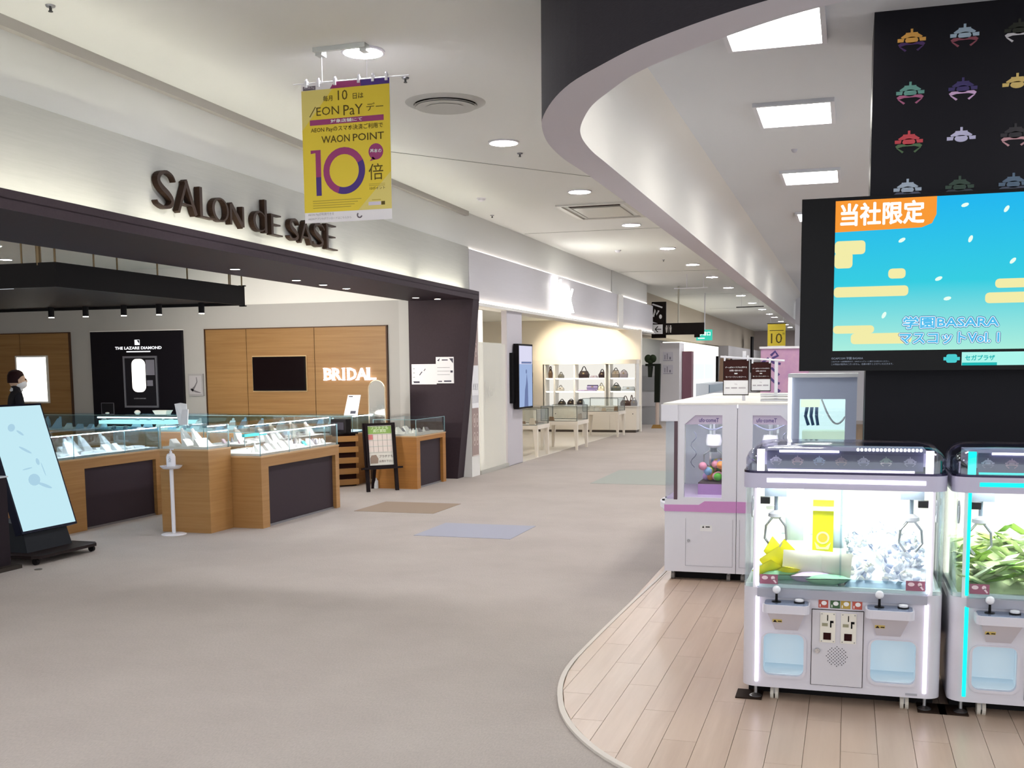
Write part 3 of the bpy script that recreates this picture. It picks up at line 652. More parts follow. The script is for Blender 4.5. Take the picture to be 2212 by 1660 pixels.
# ================================================================ JEWELLERY COUNTERS
PAD = mat('white_velvet', 'f2efe8', .8)
STRIP = emit('case_strip', 'f4f8ff', CASE)
def counter(label, x0, x1, y0, y1, zw, zg, panel=None, strip=True, oak=None, group='oak jewellery counters', gm=None, split=None):
    oak = oak or OAK; gm = gm or GLASS
    t = thing('jewellery_counter', label, 'counter', ((x0 + x1) / 2, (y0 + y1) / 2, 0), group)
    if panel:
        p0, p1, pz = panel
        obj('body', MB().box(x0, x1 - .05, y0, y1, .0, zw - .015), oak, t)
        obj('top_rail', MB().box(x1 - .05, x1, y0, y1, pz, zw - .015), oak, t)
        obj('stile', MB().box(x1 - .05, x1, y0, p0, 0, pz), oak, t); obj('stile', MB().box(x1 - .05, x1, p1, y1, 0, pz), oak, t)
        obj('kick_panel', MB().box(x1 - .05, x1 - .042, p0, p1, .02, pz), KICK, t)
        obj('plinth', MB().box(x1 - .05, x1 - .03, p0, p1, 0, .02), STEEL, t)
    else:
        obj('body', MB().box(x0, x1, y0, y1, 0, zw - .015), oak, t)
    obj('counter_top', MB().box(x0 - .004, x1 + .004, y0 - .004, y1 + .004, zw - .015, zw), mat('oak_edge', 'c9a67c', .45), t)
    obj('display_tray', MB().box(x0 + .02, x1 - .02, y0 + .02, y1 - .02, zw, zw + .022), PAD, t)
    e = .006; a0, a1, c0, c1 = x0 + .01, x1 - .01, y0 + .01, y1 - .01
    for q in ((a1 - e, a1, c0, c1, zw, zg), (a0, a1, c0, c0 + e, zw, zg), (a0, a1, c1 - e, c1, zw, zg)):
        obj('glass_pane', MB().box(*q), gm, t)
    obj('glass_top', MB().box(a0, a1, c0, c1, zg, zg + e), gm, t)
    m = MB()
    for x, y in ((a1, c0), (a1, c1), (a0, c0), (a0, c1)): m.box(x - .003, x + .003, y - .003, y + .003, zw, zg + e)
    m.box(a1 - .001, a1 + .002, c0, c1, zg, zg + e).box(a0, a1, c0 - .002, c0 + .001, zg, zg + e)
    for s in (split or []): m.box(a1 - .001, a1 + .003, s - .003, s + .003, zw, zg)
    obj('glass_edge', m, GEDGE, t)
    if strip: obj('light_strip', MB().box(x1 - .024, x1 - .018, y0 + .04, y1 - .04, zg - .007, zg - .001), STRIP, t)
    return t
counter('front oak jewellery counter with dark panel facing the corridor', -6.08, -5.49, 9.36, 11.06, .716, .945, (9.50, 10.97, .605), split=[9.95, 10.4, 10.75])
counter('tall oak corner counter block behind the sanitiser stand', -6.36, -5.82, 8.96, 9.352, .808, 1.03)
counter('left oak jewellery counter behind the tilted screen', -7.75, -7.15, 6.9, 10.10, .715, .95, (8.85, 10.0, .61), gm=GLASSB, split=[8.72, 9.5])
counter('small oak counter with open glass beside the leaning dark post', -5.95, -5.33, 12.98, 14.04, .69, .90, (13.10, 13.93, .62), strip=False, oak=OAKD)
counter('long oak back counter with lit glass case along the rear wall', -12.2, -6.36, 13.25, 13.88, .70, .93, None, gm=GLASSB, split=None)
counter('inner oak counter with glass case behind the front counter', -7.05, -6.5, 10.75, 12.9, .70, .935, None)
# bright light bars in the back-left case
t = thing('light_bar', 'bright cyan-white light bar lying in the rear glass case', 'light bar', (-9.7, 13.45, .86))
obj('tube', MB().cyl((-10.5, 13.34, .895), (-9.0, 13.34, .895), .012), emit('cyan_tube', 'e6ffff', 2.0), t)
obj('tray', MB().box(-10.5, -9.0, 13.36, 13.7, .80, .85), emit('cyan_tray', 'bff0e8', 1.0), t)
# striped shelf counter
t = thing('slatted_counter', 'oak and dark striped shelf counter behind the easel sign', 'counter', (-6.6, 13.45, 0))
foot = [(-7.1, 13.02), (-6.45, 13.02), (-6.26, 13.24), (-6.26, 13.24), (-6.26, 13.245), (-7.1, 13.245)]
foot = [(-7.1, 13.0), (-6.46, 13.0), (-6.27, 13.22), (-7.1, 13.22)]
ins_ = [(-7.1, 13.03), (-6.49, 13.03), (-6.31, 13.22), (-7.1, 13.22)]
obj('core', MB().prism(ins_, 0, .70), mat('counter_dark_core', '2a1512', .6), t)
for k in range(5):
    z = .02 + k * .145
    obj('board', MB().prism(foot, z, z + .075), OAK, t)
obj('top', MB().prism(foot, .70, .722), BLACKM, t)
# ---- display pieces inside the cases (each one its own thing)
def pad_mesh():
    m = MB(); m.hexa([(-.04, -.05, 0), (.04, -.05, 0), (.04, .05, 0), (-.04, .05, 0)], [(-.035, -.045, .06), (-.025, -.045, .07), (-.025, .045, .07), (-.035, .045, .06)]); return mesh('display_pad', m)
def bust_mesh():
    m = MB(); m.hexa([(-.03, -.07, 0), (.05, -.07, 0), (.05, .07, 0), (-.03, .07, 0)], [(-.06, -.035, .13), (-.045, -.035, .135), (-.045, .035, .135), (-.06, .035, .13)]); m.cyl((-.055, 0, .12), (-.075, 0, .16), .022, .016, 8); return mesh('necklace_bust', m)
def ring_mesh():
    m = MB().lathe([(.022, 0), (.018, .01), (.007, .055), (.002, .06)], n=8); return mesh('ring_stand', m, True)
def tray_mesh():
    m = MB().box(-.06, .06, -.09, .09, 0, .018); m.box(-.045, .045, -.075, .075, .018, .024); return mesh('ring_tray', m)
def card_mesh():
    m = MB().hexa([(-.005, -.03, 0), (.03, -.03, 0), (.03, .03, 0), (-.005, .03, 0)], [(-.012, -.03, .05), (-.008, -.03, .05), (-.008, .03, .05), (-.012, .03, .05)]); return mesh('price_card', m)
PADM = {'display_pad': pad_mesh(), 'necklace_bust': bust_mesh(), 'ring_stand': ring_mesh(), 'ring_tray': tray_mesh(), 'price_card': card_mesh()}
PV = {'white': PAD, 'blue': mat('ice_blue_velvet', 'b9cfe0', .7), 'teal': mat('teal_card', '3fc3c6', .6), 'grey': mat('grey_velvet', '8f8c92', .7), 'pink': mat('pink_card', 'e3b8c6', .6)}
PM = {}
def piece(kind, col, x, y, z, rz, where, group):
    k = (kind, col)
    if k not in PM:
        me = PADM[kind].copy(); me.name = kind; me.materials.append(PV[col]); PM[k] = me
    o = bpy.data.objects.new(kind, PM[k]); COL.objects.link(o); o.location = (x, y, z); o.rotation_euler = (0, 0, rz)
    tag(o, '%s %s %s' % (col, kind.replace('_', ' '), where), kind.split('_')[-1], group); return o
def fill(x0, x1, y0, y1, z, kinds, where, group, step=.15, rz=0, rows=2):
    y = y0; i = 0; rs = random.Random(int(abs(x0 * 100 + y0 * 10)))
    L = (y1 - y0) if (y1 - y0) > (x1 - x0) else (x1 - x0); along_y = (y1 - y0) > (x1 - x0)
    n = int(L / step)
    for r in range(rows):
        for k in range(n):
            kd, cl = kinds[rs.randrange(len(kinds))]
            a = (k + .5) * step + rs.uniform(-.02, .02); bq = (r + .5) / rows
            px, py = (x1 - bq * (x1 - x0), y0 + a) if along_y else (x0 + a, y0 + bq * (y1 - y0))
            piece(kd, cl, px, py, z, rz + rs.uniform(-.25, .25), where, group)
K1 = [('display_pad', 'white'), ('ring_tray', 'white'), ('necklace_bust', 'white'), ('price_card', 'white'), ('ring_stand', 'white'), ('display_pad', 'white')]
fill(-6.03, -5.56, 9.45, 10.55, .738, K1, 'in the front glass case', 'pieces in the front glass case', .15)
fill(-6.03, -5.56, 10.6, 11.0, .738, [('ring_stand', 'white'), ('price_card', 'white'), ('ring_stand', 'grey')], 'at the right end of the front glass case', 'pieces at the right end of the front glass case', .09, rows=4)
piece('price_card', 'teal', -5.66, 10.56, .738, 0, 'standing in the front glass case near its right end', None)
tb = obj('promo_strip', MB().box(-5.93, -5.90, 9.75, 10.2, .875, .905), PV['teal'], loc=(-5.92, 9.97, .875)); tag(tb, 'turquoise promotional strip laid along the front glass case', 'strip')
fill(-6.3, -5.9, 9.0, 9.32, .83, [('necklace_bust', 'white'), ('display_pad', 'white')], 'in the tall corner case', 'pieces in the tall corner case', .12)
fill(-7.7, -7.22, 7.8, 10.05, .737, [('display_pad', 'white'), ('ring_tray', 'white'), ('necklace_bust', 'white'), ('ring_tray', 'white')], 'in the left glass case', 'pieces in the left glass case', .17)
fill(-5.9, -5.4, 13.05, 13.98, .712, [('display_pad', 'white'), ('ring_stand', 'white'), ('ring_stand', 'white'), ('price_card', 'grey')], 'on the small counter by the leaning post', 'pieces on the small counter by the leaning post', .12)
fill(-12.0, -6.5, 13.3, 13.8, .722, [('display_pad', 'blue'), ('necklace_bust', 'blue'), ('necklace_bust', 'white'), ('price_card', 'grey'), ('display_pad', 'white'), ('ring_tray', 'white')], 'in the rear glass case', 'pieces in the rear glass case', .2, rz=-pi / 2)
fill(-7.0, -6.56, 10.85, 12.85, .722, [('display_pad', 'blue'), ('ring_tray', 'white'), ('necklace_bust', 'white'), ('ring_stand', 'grey'), ('price_card', 'pink')], 'in the inner glass case', 'pieces in the inner glass case', .17)

# ---- things on and by the counters
t = thing('hand_sanitizer_stand', 'slim white pedestal stand with a round tray in front of the corner counter', 'stand', (-6.141, 8.824, 0))
c = (-6.141, 8.824, 0)
obj('base', MB().lathe([(.118, 0), (.118, .006), (.10, .012), (.02, .014)], c, 28), PLASTW, t, smooth=True)
obj('pole', MB().cyl((c[0], c[1], .012), (c[0], c[1], .648), .019, n=16), PLASTW, t, smooth=True)
obj('tray', MB().lathe([(.075, .632), (.095, .648), (.105, .662), (.098, .662), (.02, .652)], c, 28), PLASTW, t, smooth=True)
t = thing('sanitizer_bottle', 'white pump bottle standing on the round pedestal tray', 'bottle', (c[0], c[1], .656))
obj('body', MB().lathe([(.04, .656), (.043, .662), (.043, .745), (.034, .772), (.014, .782)], c, 18), PLASTW, t, smooth=True)
obj('pump', MB().lathe([(.013, .78), (.013, .80), (.005, .802), (.005, .815)], c, 10).box(c[0] - .006, c[0] + .03, c[1] - .006, c[1] + .006, .812, .822), mat('pump_white', 'dedee4', .4), t)
Flat(fr_front(c[0] + .012, c[1] - .0415, .70)).rect(-.014, .018, .0, .004).ring(.004, .022, .008, .012, a=1.2).rect(-.01, .014, .045, .049).obj('label_print', mat('label_grey', 'a9a9b4', .6), t)
t = thing('leaflet_holder', 'white leaflets fanned in a clear holder on the corner case', 'leaflets', (-6.2, 9.15, 1.036))
obj('back_sheet', MB().add([(-6.27, 9.16, 1.037), (-6.16, 9.14, 1.037), (-6.20, 9.2, 1.235), (-6.27, 9.2, 1.245), (-6.33, 9.19, 1.235), (-6.27, 9.165, 1.037), (-6.16, 9.145, 1.037), (-6.20, 9.205, 1.235), (-6.27, 9.205, 1.245), (-6.33, 9.195, 1.235)], [(0, 1, 2, 3, 4), (9, 8, 7, 6, 5), (0, 5, 6, 1), (1, 6, 7, 2), (2, 7, 8, 3), (3, 8, 9, 4), (4, 9, 5, 0)]), PAPER, t)
obj('front_sheet', MB().hexa([(-6.19, 9.06, 1.037), (-6.09, 9.04, 1.037), (-6.09, 9.05, 1.037), (-6.19, 9.07, 1.037)], [(-6.21, 9.14, 1.185), (-6.13, 9.12, 1.185), (-6.13, 9.13, 1.185), (-6.21, 9.15, 1.185)]), PAPER, t)
t = thing('price_board', 'white upright card standing on the rear case below the BRIDAL letters', 'card', (-6.49, 13.5, .936))
obj('card', MB().hexa([(-6.60, 13.48, .937), (-6.40, 13.48, .937), (-6.40, 13.49, .937), (-6.60, 13.49, .937)], [(-6.565, 13.55, 1.21), (-6.375, 13.55, 1.21), (-6.375, 13.56, 1.21), (-6.565, 13.56, 1.21)]), PAPER, t)
Flat(frame((-6.60, 13.479, .937), (1, 0, 0), (.12, .247, .962), (0, -.97, .24))).rect(.09, .17, .02, .06, .002).rect(.02, .08, .255, .27, .002).obj('print', mat('card_ink', '3c3c46', .7), t)
t = thing('oval_mirror', 'tall arched standing mirror with a thin gold rim by the oak wall', 'mirror', (-6.165, 13.62, 0))
arch = [(-6.285, .05), (-6.045, .05), (-6.045, 1.29)] + [(-6.165 + .12 * cos(a), 1.29 + .12 * sin(a)) for a in [pi * i / 12 for i in range(1, 12)]] + [(-6.285, 1.29)]
Fm = frame((0, 13.62, 0))
obj('glass', MB().plate(arch, [], Fm, 0, .006), mat('mirror_glass', '9b948a', .12, .85), t)
obj('rim', MB().tube([Fm(x, y, .004) for x, y in arch], .008, 6, True), mat('pale_gold', 'd8c8ae', .3, .7), t)
obj('foot', MB().box(-6.28, -6.05, 13.56, 13.70, 0, .05), mat('pale_gold', 'd8c8ae', .3, .7), t)
t = thing('card_terminal', 'dark cash terminal on top of the striped counter behind the easel', 'terminal', (-6.45, 13.12, .722))
obj('body', MB().box(-6.60, -6.36, 13.04, 13.2, .722, .90), BLACKM, t); obj('pad', MB().box(-6.57, -6.39, 13.03, 13.04, .76, .86), mat('terminal_screen', '3d3a42', .2), t)
t = thing('sign_holder', 'small black framed sign standing on the rear case before the black panel', 'sign holder', (-10.395, 13.45, .936))
obj('plate', MB().box(-10.50, -10.29, 13.44, 13.46, .94, 1.10), mat('holder_black', '1b191d', .2), t)
obj('edge', MB().plate([(-10.505, .937), (-10.285, .937), (-10.285, 1.105), (-10.505, 1.105)], [[(-10.497, .945), (-10.497, 1.097), (-10.293, 1.097), (-10.293, .945)]], fr_front(0, 13.445, 0), 0, .008), mat('holder_edge', '55525a', .3), t)
obj('ring_display', MB().ball((-10.39, 13.42, .955), .02, 10, 6, (1.8, 1, .7)), PAD, t)
for x, y, lb in ((-9.93, 13.5, 'white folded cloth bundle lying on the rear case'), (-9.5, 13.5, 'white shallow box lying on the rear case')):
    if 'bundle' in lb: o = obj('cloth_bundle', MB().ball((x, y, .965), .04, 10, 6, (1.2, 1, .8)), PAD, loc=(x, y, .936), smooth=True)
    else: o = obj('shallow_box', MB().hexa([(x - .09, y - .06, .937), (x + .09, y - .06, .937), (x + .09, y + .06, .937), (x - .09, y + .06, .937)], [(x - .12, y - .08, .995), (x + .12, y - .08, .995), (x + .12, y + .08, .995), (x - .12, y + .08, .995)]), PAD, loc=(x, y, .936))
    tag(o, lb, 'box' if 'box' in lb else 'cloth')
t = thing('monitor', 'pale slanted monitor on the left counter behind the tilted screen', 'monitor', (-7.7, 8.86, .956))
obj('panel', MB().hexa([(-7.72, 8.72, .97), (-7.66, 8.98, .97), (-7.68, 8.99, .97), (-7.74, 8.73, .97)], [(-7.78, 8.74, 1.05), (-7.72, 9.0, 1.09), (-7.74, 9.01, 1.09), (-7.80, 8.75, 1.05)]), mat('monitor_pale', 'cfe3ea', .4), t)
obj('stand', MB().box(-7.75, -7.68, 8.82, 8.92, .957, .98), BLACKM, t)

# ---- easel sign
bl = Vector((-5.83, 12.52, 0)); rv = Vector((.70, .714, 0)); nv = Vector((.714, -.70, 0)); lean = .13
uv = (Vector((0, 0, 1)) - nv * lean).normalized(); n2 = (nv + Vector((0, 0, lean))).normalized()
EW = .44
t = thing('easel_sign', 'black wooden easel holding a green and white price poster', 'easel', (-5.7, 12.82, 0))
FE = frame(bl, rv, uv, n2)
def bar(f, x0, x1, y0, y1, d0, d1): return MB().plate([(x0, y0), (x1, y0), (x1, y1), (x0, y1)], [], f, d0, d1)
EB = mat('easel_black', '1d1416', .5)
obj('leg', bar(FE, .0, .045, 0, .88, -.03, .0), EB, t); obj('leg', bar(FE, EW - .045, EW, 0, .88, -.03, .0), EB, t)
obj('rear_leg', MB().hexa([FE(.20, .80, -.03), FE(.24, .80, -.03), FE(.24, .76, -.05), FE(.20, .76, -.05)], [bl + rv * .20 - nv * .36, bl + rv * .24 - nv * .36, bl + rv * .24 - nv * .39, bl + rv * .20 - nv * .39]), EB, t)
obj('ledge', bar(FE, -.05, EW + .05, .285, .31, -.03, .06), EB, t)
obj('frame', MB().plate([(.02, .31), (EW - .02, .31), (EW - .02, .875), (.02, .875)], [[(.055, .335), (.055, .845), (EW - .055, .845), (EW - .055, .335)]], FE, 0, .025), EB, t)
obj('poster', bar(FE, .05, EW - .05, .33, .85, .0, .008), mat('easel_paper', 'e6e2d8', .6), t)
FP = frame(FE(0, 0, .008), rv, uv, n2)
Flat(FP).rect(.06, EW - .06, .74, .835).obj('green_header', mat('print_green', '8fb35c', .6), t)
Flat(FP).text('プラチナも', EW / 2, .795, w=.24, al='c', d=.004, bold=.02).text('高価買取', EW / 2, .755, w=.18, al='c', d=.004, bold=.02).each('header_lettering', mat('print_pale_green', 'dcebc0', .6), t)
f = Flat(FP); cw = (EW - .12) / 5
for r in range(3):
    for q in range(5):
        if (r, q) != (0, 0): f.rect(.062 + q * cw, .062 + q * cw + cw - .005, .665 - r * .078, .665 - r * .078 + .062, .003)
f.each('price_box', mat('print_cell', 'ecdfd6', .6), t)
f = Flat(FP); f.rect(.06, .06 + cw - .003, .665, .73, .003); f.obj('red_box', mat('print_pink', 'd27a78', .6), t)
f = Flat(FP)
for r in range(4): f.rect(.06, EW - .06, .655 - r * .078 + .075, .6575 - r * .078 + .075, .003)
for q in range(4): f.rect(.0595 + (q + 1) * cw, .061 + (q + 1) * cw, .505, .73, .003)
f.each('rule_line', mat('print_rule', '9a9086', .7), t)
Flat(FP).text('プラチナも', .19, .43, w=.19, bold=.01).text('お売り下さい', .19, .37, w=.19, bold=.01).each('lettering', mat('print_ink', '6d6156', .7), t)
Flat(FP).poly([(.07, .36), (.17, .36), (.18, .42), (.15, .47), (.09, .465), (.07, .43)], .003).obj('jewellery_photo', mat('print_brown', '9a8576', .6), t)
o = obj('water_bottle', MB().lathe([(.028, 0), (.03, .005), (.03, .1), (.012, .125), (.012, .14)], (-5.90, 12.95, 0), 12), mat('bottle_pale', 'dfe3e6', .2), loc=(-5.90, 12.95, 0), smooth=True); tag(o, 'small pale bottle on the floor behind the easel', 'bottle')

# ---- tilted digital signage stand
t = thing('digital_signage', 'large tilted pale blue digital screen on a black wheeled stand', 'digital sign', (-6.5, 7.45, 0))
FS = frame((-6.4, 7.14, .255), (0, 1, 0), (-.29, 0, .957), (.957, 0, .29))
obj('housing', MB().plate([(-.01, -.012), (.65, -.012), (.65, 1.08), (-.01, 1.08)], [], FS, -.07, 0), mat('signage_case', '101327', .3), t)
obj('screen', MB().plate([(.008, .008), (.632, .008), (.632, 1.062), (.008, 1.062)], [], FS, 0, .003), emit('signage_screen', 'bfe4ee', .68), t)
FS2 = frame(FS(0, 0, .003), (0, 1, 0), (-.29, 0, .957), (.957, 0, .29))
PB = emit('signage_smudge', 'a9cfe2', .66)
f = Flat(FS2)
for x, y, sx, sy, a in ((.22, .88, .045, .03, .4), (.30, .83, .04, .012, -.6), (.30, .68, .07, .012, -.5), (.40, .57, .02, .03, 0), (.30, .42, .07, .05, .2), (.40, .36, .08, .015, -.4), (.26, .52, .06, .006, .1), (.44, .50, .006, .06, .1)):
    f.poly([(x + (px * cos(a) - py * sin(a)), y + (px * sin(a) + py * cos(a))) for px, py in ellipse(0, 0, sx, sy, 14)], .001)
f.obj('picture', PB, t)
obj('pedestal', MB().hexa([(-6.62, 7.18, .07), (-6.40, 7.18, .07), (-6.40, 7.72, .07), (-6.62, 7.72, .07)], [(-6.70, 7.2, .34), (-6.46, 7.2, .30), (-6.46, 7.70, .30), (-6.70, 7.70, .34)]), mat('signage_stand', '1c1f25', .45), t)
obj('base_plate', MB().prism([(-6.78, 7.06), (-6.26, 7.06), (-6.2, 7.12), (-6.2, 7.78), (-6.26, 7.84), (-6.78, 7.84)], .055, .08), mat('signage_base', '251c1c', .5), t)
for x, y in ((-6.26, 7.79), (-6.26, 7.11), (-6.72, 7.79), (-6.72, 7.11)):
    obj('caster', MB().cyl((x, y - .012, .028), (x, y + .012, .028), .028, n=14).box(x - .012, x + .012, y - .014, y + .014, .03, .056), BLACKM, t)
t = thing('black_stand', 'plain black floor stand at the left edge before the tilted screen', 'stand', (-6.45, 6.6, 0))
obj('panel', MB().box(-6.50, -6.36, 6.1, 6.95, .03, .73), mat('stand_black', '241c22', .5), t)
obj('top_edge', MB().box(-6.51, -6.35, 6.09, 6.96, .73, .74), mat('stand_edge', 'cfd4dc', .4), t)
obj('foot', MB().box(-6.58, -6.28, 6.05, 6.98, 0, .03), mat('stand_foot', '39332f', .6), t)
obj('acrylic_holder', MB().box(-6.44, -6.436, 6.5, 6.90, .74, .95), GLASSB, t)
o = obj('floor_outlet', MB().lathe([(.03, 0), (.03, .005), (.02, .006)], (-6.1, 6.95, 0), 14), mat('outlet_dark', '6d655d', .5, .5), loc=(-6.1, 6.95, 0)); tag(o, 'small round floor outlet in the carpet before the tilted screen', 'floor outlet')

# ---- person behind the left counter, hidden up to the head by the screen
def skin_person(loc, label):
    x, y, z = loc
    J = {'pel': (0, 0, .90), 'spine': (0, 0, 1.08), 'chest': (0, .01, 1.26), 'neck': (0, .005, 1.36), 'head': (0, -.01, 1.45), 'crown': (0, -.01, 1.50),
         'shl': (-.16, 0, 1.29), 'ell': (-.21, .02, 1.03), 'wrl': (-.16, -.14, .90), 'shr': (.16, 0, 1.29), 'elr': (.21, .02, 1.03), 'wrr': (.16, -.14, .90),
         'hil': (-.09, 0, .84), 'knl': (-.10, -.01, .46), 'anl': (-.10, .02, .08), 'tol': (-.10, -.12, .03), 'hir': (.09, 0, .84), 'knr': (.10, -.01, .46), 'anr': (.10, .02, .08), 'tor': (.10, -.12, .03)}
    rad = {'pel': .13, 'spine': .115, 'chest': .125, 'neck': .05, 'head': .075, 'crown': .06, 'shl': .055, 'ell': .042, 'wrl': .03, 'shr': .055, 'elr': .042, 'wrr': .03, 'hil': .085, 'knl': .06, 'anl': .042, 'tol': .035, 'hir': .085, 'knr': .06, 'anr': .042, 'tor': .035}
    E = [('pel', 'spine'), ('spine', 'chest'), ('chest', 'neck'), ('neck', 'head'), ('head', 'crown'), ('chest', 'shl'), ('shl', 'ell'), ('ell', 'wrl'), ('chest', 'shr'), ('shr', 'elr'), ('elr', 'wrr'), ('pel', 'hil'), ('hil', 'knl'), ('knl', 'anl'), ('anl', 'tol'), ('pel', 'hir'), ('hir', 'knr'), ('knr', 'anr'), ('anr', 'tor')]
    names = list(J); vs = [J[k] for k in names]
    for s, sg in (('l', -1), ('r', 1)):       # hands: palm with four fingers and a thumb
        w = Vector(J['wr' + s]); rad['pa' + s] = .028; names.append('pa' + s); vs.append(tuple(w + Vector((0, -.05, -.015)))); E.append(('wr' + s, 'pa' + s))
        for k in range(4):
            a = 'f%s%d' % (s, k); names.append(a); vs.append(tuple(w + Vector(((k - 1.5) * .02, -.09, -.02)))); rad[a] = .009; E.append(('pa' + s, a))
            c_ = 'g%s%d' % (s, k); names.append(c_); vs.append(tuple(w + Vector(((k - 1.5) * .021, -.125 - .008 * (k in (1, 2)), -.035)))); rad[c_] = .008; E.append((a, c_))
        a = 't' + s; names.append(a); vs.append(tuple(w + Vector((-sg * .035, -.06, -.01)))); rad[a] = .010; E.append(('pa' + s, a))
    me = bpy.data.meshes.new('person'); me.from_pydata(vs, [(names.index(a), names.index(b)) for a, b in E], []); me.materials.append(mat('dark_suit', '2b2a30', .8))
    o = bpy.data.objects.new('person', me); COL.objects.link(o); o.location = loc
    md = o.modifiers.new('skin', 'SKIN'); sub = o.modifiers.new('sub', 'SUBSURF'); sub.levels = 1; sub.render_levels = 2
    for i, k in enumerate(names):
        me.skin_vertices[0].data[i].radius = (rad[k], rad[k]); me.skin_vertices[0].data[i].use_root = (k == 'pel')
    WPOS[o.name] = Vector(loc); tag(o, label, 'person')
    hx, hy, hz = x, y - .015, z + 1.465
    SK = mat('skin', 'd9b59a', .55)
    head = obj('face', MB().ball((hx, hy, hz), .1, 18, 12, (.78, .92, 1.12)).ball((hx, hy - .095, hz - .01), .018, 8, 6, (.8, 1, 1.5)).ball((hx - .082, hy + .01, hz), .022, 8, 6, (.5, .8, 1.4)).ball((hx + .082, hy + .01, hz), .022, 8, 6, (.5, .8, 1.4)), SK, o, smooth=True)
    for sx in (-.032, .032):
        obj('eye', MB().ball((hx + sx, hy - .085, hz + .012), .011, 8, 6), mat('eye_dark', '1a1312', .3), head)
    obj('face_mask', MB().ball((hx, hy - .02, hz - .045), .09, 16, 8, (.84, 1.0, .72)), PAPER, head, smooth=True)
    hr = MB()
    for k in range(9):
        pass
    prof = [(.001, .128), (.04, .122), (.075, .10), (.092, .06), (.096, .01), (.094, -.03)]
    tb_ = MB().lathe([(r, h) for r, h in prof[::-1]], (hx, hy + .014, hz), 18)
    obj('hair', MB().add([(px, py + (0.0 if pz > hz + .03 else max(0, (hy - py)) * 1.3), pz) for px, py, pz in tb_.v], tb_.f), mat('dark_hair', '2a1518', .6), o, smooth=True)
    obj('collar', MB().lathe([(.06, 1.33), (.075, 1.345), (.055, 1.39), (.05, 1.385)], (x, y, z), 14), PAPER, o)
    return o
pers = skin_person((-9.43, 10.55, 0), 'dark-haired person standing behind the left counter, only the head showing above the tilted screen')
pers.rotation_euler = (0, 0, 2.5)
# ================================================================ PALE BAG SHOP
t = thing('wall_banner', 'narrow taupe and white banner with round icons beside the leaning dark post', 'banner', (-5.14, 14.77, .30))
F = fr_left(-5.148, 14.63, 0)
obj('sheet', MB().box(-5.149, -5.142, 14.63, 14.91, .30, 2.2), mat('banner_taupe', 'a18d88', .7), t)
F = fr_left(-5.142, 14.63, 0)
Flat(F).rect(0, .28, .99, 1.60, .002).obj('white_field', PAPER, t)
f = Flat(F)
for u, v in ((.19, 1.82), (.09, .81), (.215, .81), (.09, .545), (.215, .545)):
    f.ring(u, v, .048, .056, a=1.75, d=.003).poly([(u - .02, v - .03), (u + .02, v - .03), (u + .012, v + .035), (u - .012, v + .035)], .003)
f.rect(0, .28, .30, .312, .004).obj('icons', mat('banner_icon', 'cdbdb8', .7), t)
f = Flat(F)
for u in (.03, .09, .15, .20, .25): f.rect(u, u + .012, 1.06, 1.17, .004)
for u in (.05, .13, .21): f.line(u, 1.25, u + .045, 1.34, .01).line(u, 1.34, u + .02, 1.25, .01)
f.obj('lettering', mat('banner_ink', '8f8d98', .7), t)
FROST = glassmat('x', 'ffffff') if False else mat('frosted_glass', 'e9e8e0', .35)
FROST.node_tree.nodes['Principled BSDF'].inputs['Alpha'].default_value = .62
t = thing('glass_partition', 'frosted glass entrance partition between the banner and the portrait screen', 'glass partition', (-5.15, 15.65, 0))
obj('pane', MB().box(-5.16, -5.148, 15.0, 16.05, .06, 1.94), FROST, t)
obj('pane', MB().box(-5.18, -5.168, 15.95, 16.30, .06, 1.93), FROST, t)
obj('base_rail', MB().box(-5.20, -5.13, 14.98, 16.34, 0, .06), mat('rail_grey', 'b0aea6', .4), t)
Flat(fr_left(-5.148, 15.25, 1.05)).rect(0, .025, 0, .32, .002).text('Kai', .09, .07, h=.17, d=.002).obj('lettering', mat('etched_grey', 'c2c1bb', .5), t)
struct('wall_left.012', MB().box(-5.75, -5.74, 15.0, 16.9, 0, 2.5), emit('wall_baked_light', 'fff4e0', 1.1))  # wall glows itself; the shop light on it is in the material
t = thing('portrait_screen', 'upright wall screen showing a blue misty picture at the pale shop entrance', 'screen', (-5.08, 17.0, .9))
obj('housing', MB().box(-5.13, -5.045, 16.62, 17.42, .90, 1.945), BLACKM, t)
obj('bracket', MB().box(-5.15, -5.10, 16.46, 16.64, 1.0, 1.80), BLACK, t)
F = fr_left(-5.045, 16.62, .90)
Flat(F).rect(.03, .77, .03, .72, .002).obj('picture_sea', emit('screen_sea', '93a8cf', 0.73), t)
Flat(F).rect(.03, .77, .72, 1.015, .002).obj('picture_sky', emit('screen_sky', 'c9c8de', 0.77), t)
Flat(F).poly([(.30, .03), (.52, .03), (.50, .40), (.44, .56), (.40, .40), (.34, .30)], .004).poly(ellipse(.42, .60, .03, .035), .004).rect(.15, .72, .73, .76, .004).obj('figure', emit('screen_figure', '6a7aa8', 0.60), t)
t = thing('lit_shop_sign', 'glowing white block letters on the pale grey fascia', 'sign', (-5.10, 19.7, 2.6))
m = Flat(fr_left(-5.10, 19.02, 2.60))
m.text('K', .06, .0, w=.42, h=.56, d=.03, bold=.05).text('A', .46, .0, w=.5, h=.47, d=.03, bold=.05).text('K', .93, .0, w=.45, h=.45, d=.03, bold=.05)
m.obj('letters', emit('sign_white_glow', 'fffdf0', 10), t)
Flat(fr_left(-5.148, 19.02, 2.60)).rect(-.03, .02, -.02, .57, .03).rect(.05, 1.38, .0, .2, .02).obj('backing', emit('sign_bloom_glow', 'f6f2ff', 3), t)  # glowing backing added so the letters blur into one bloom
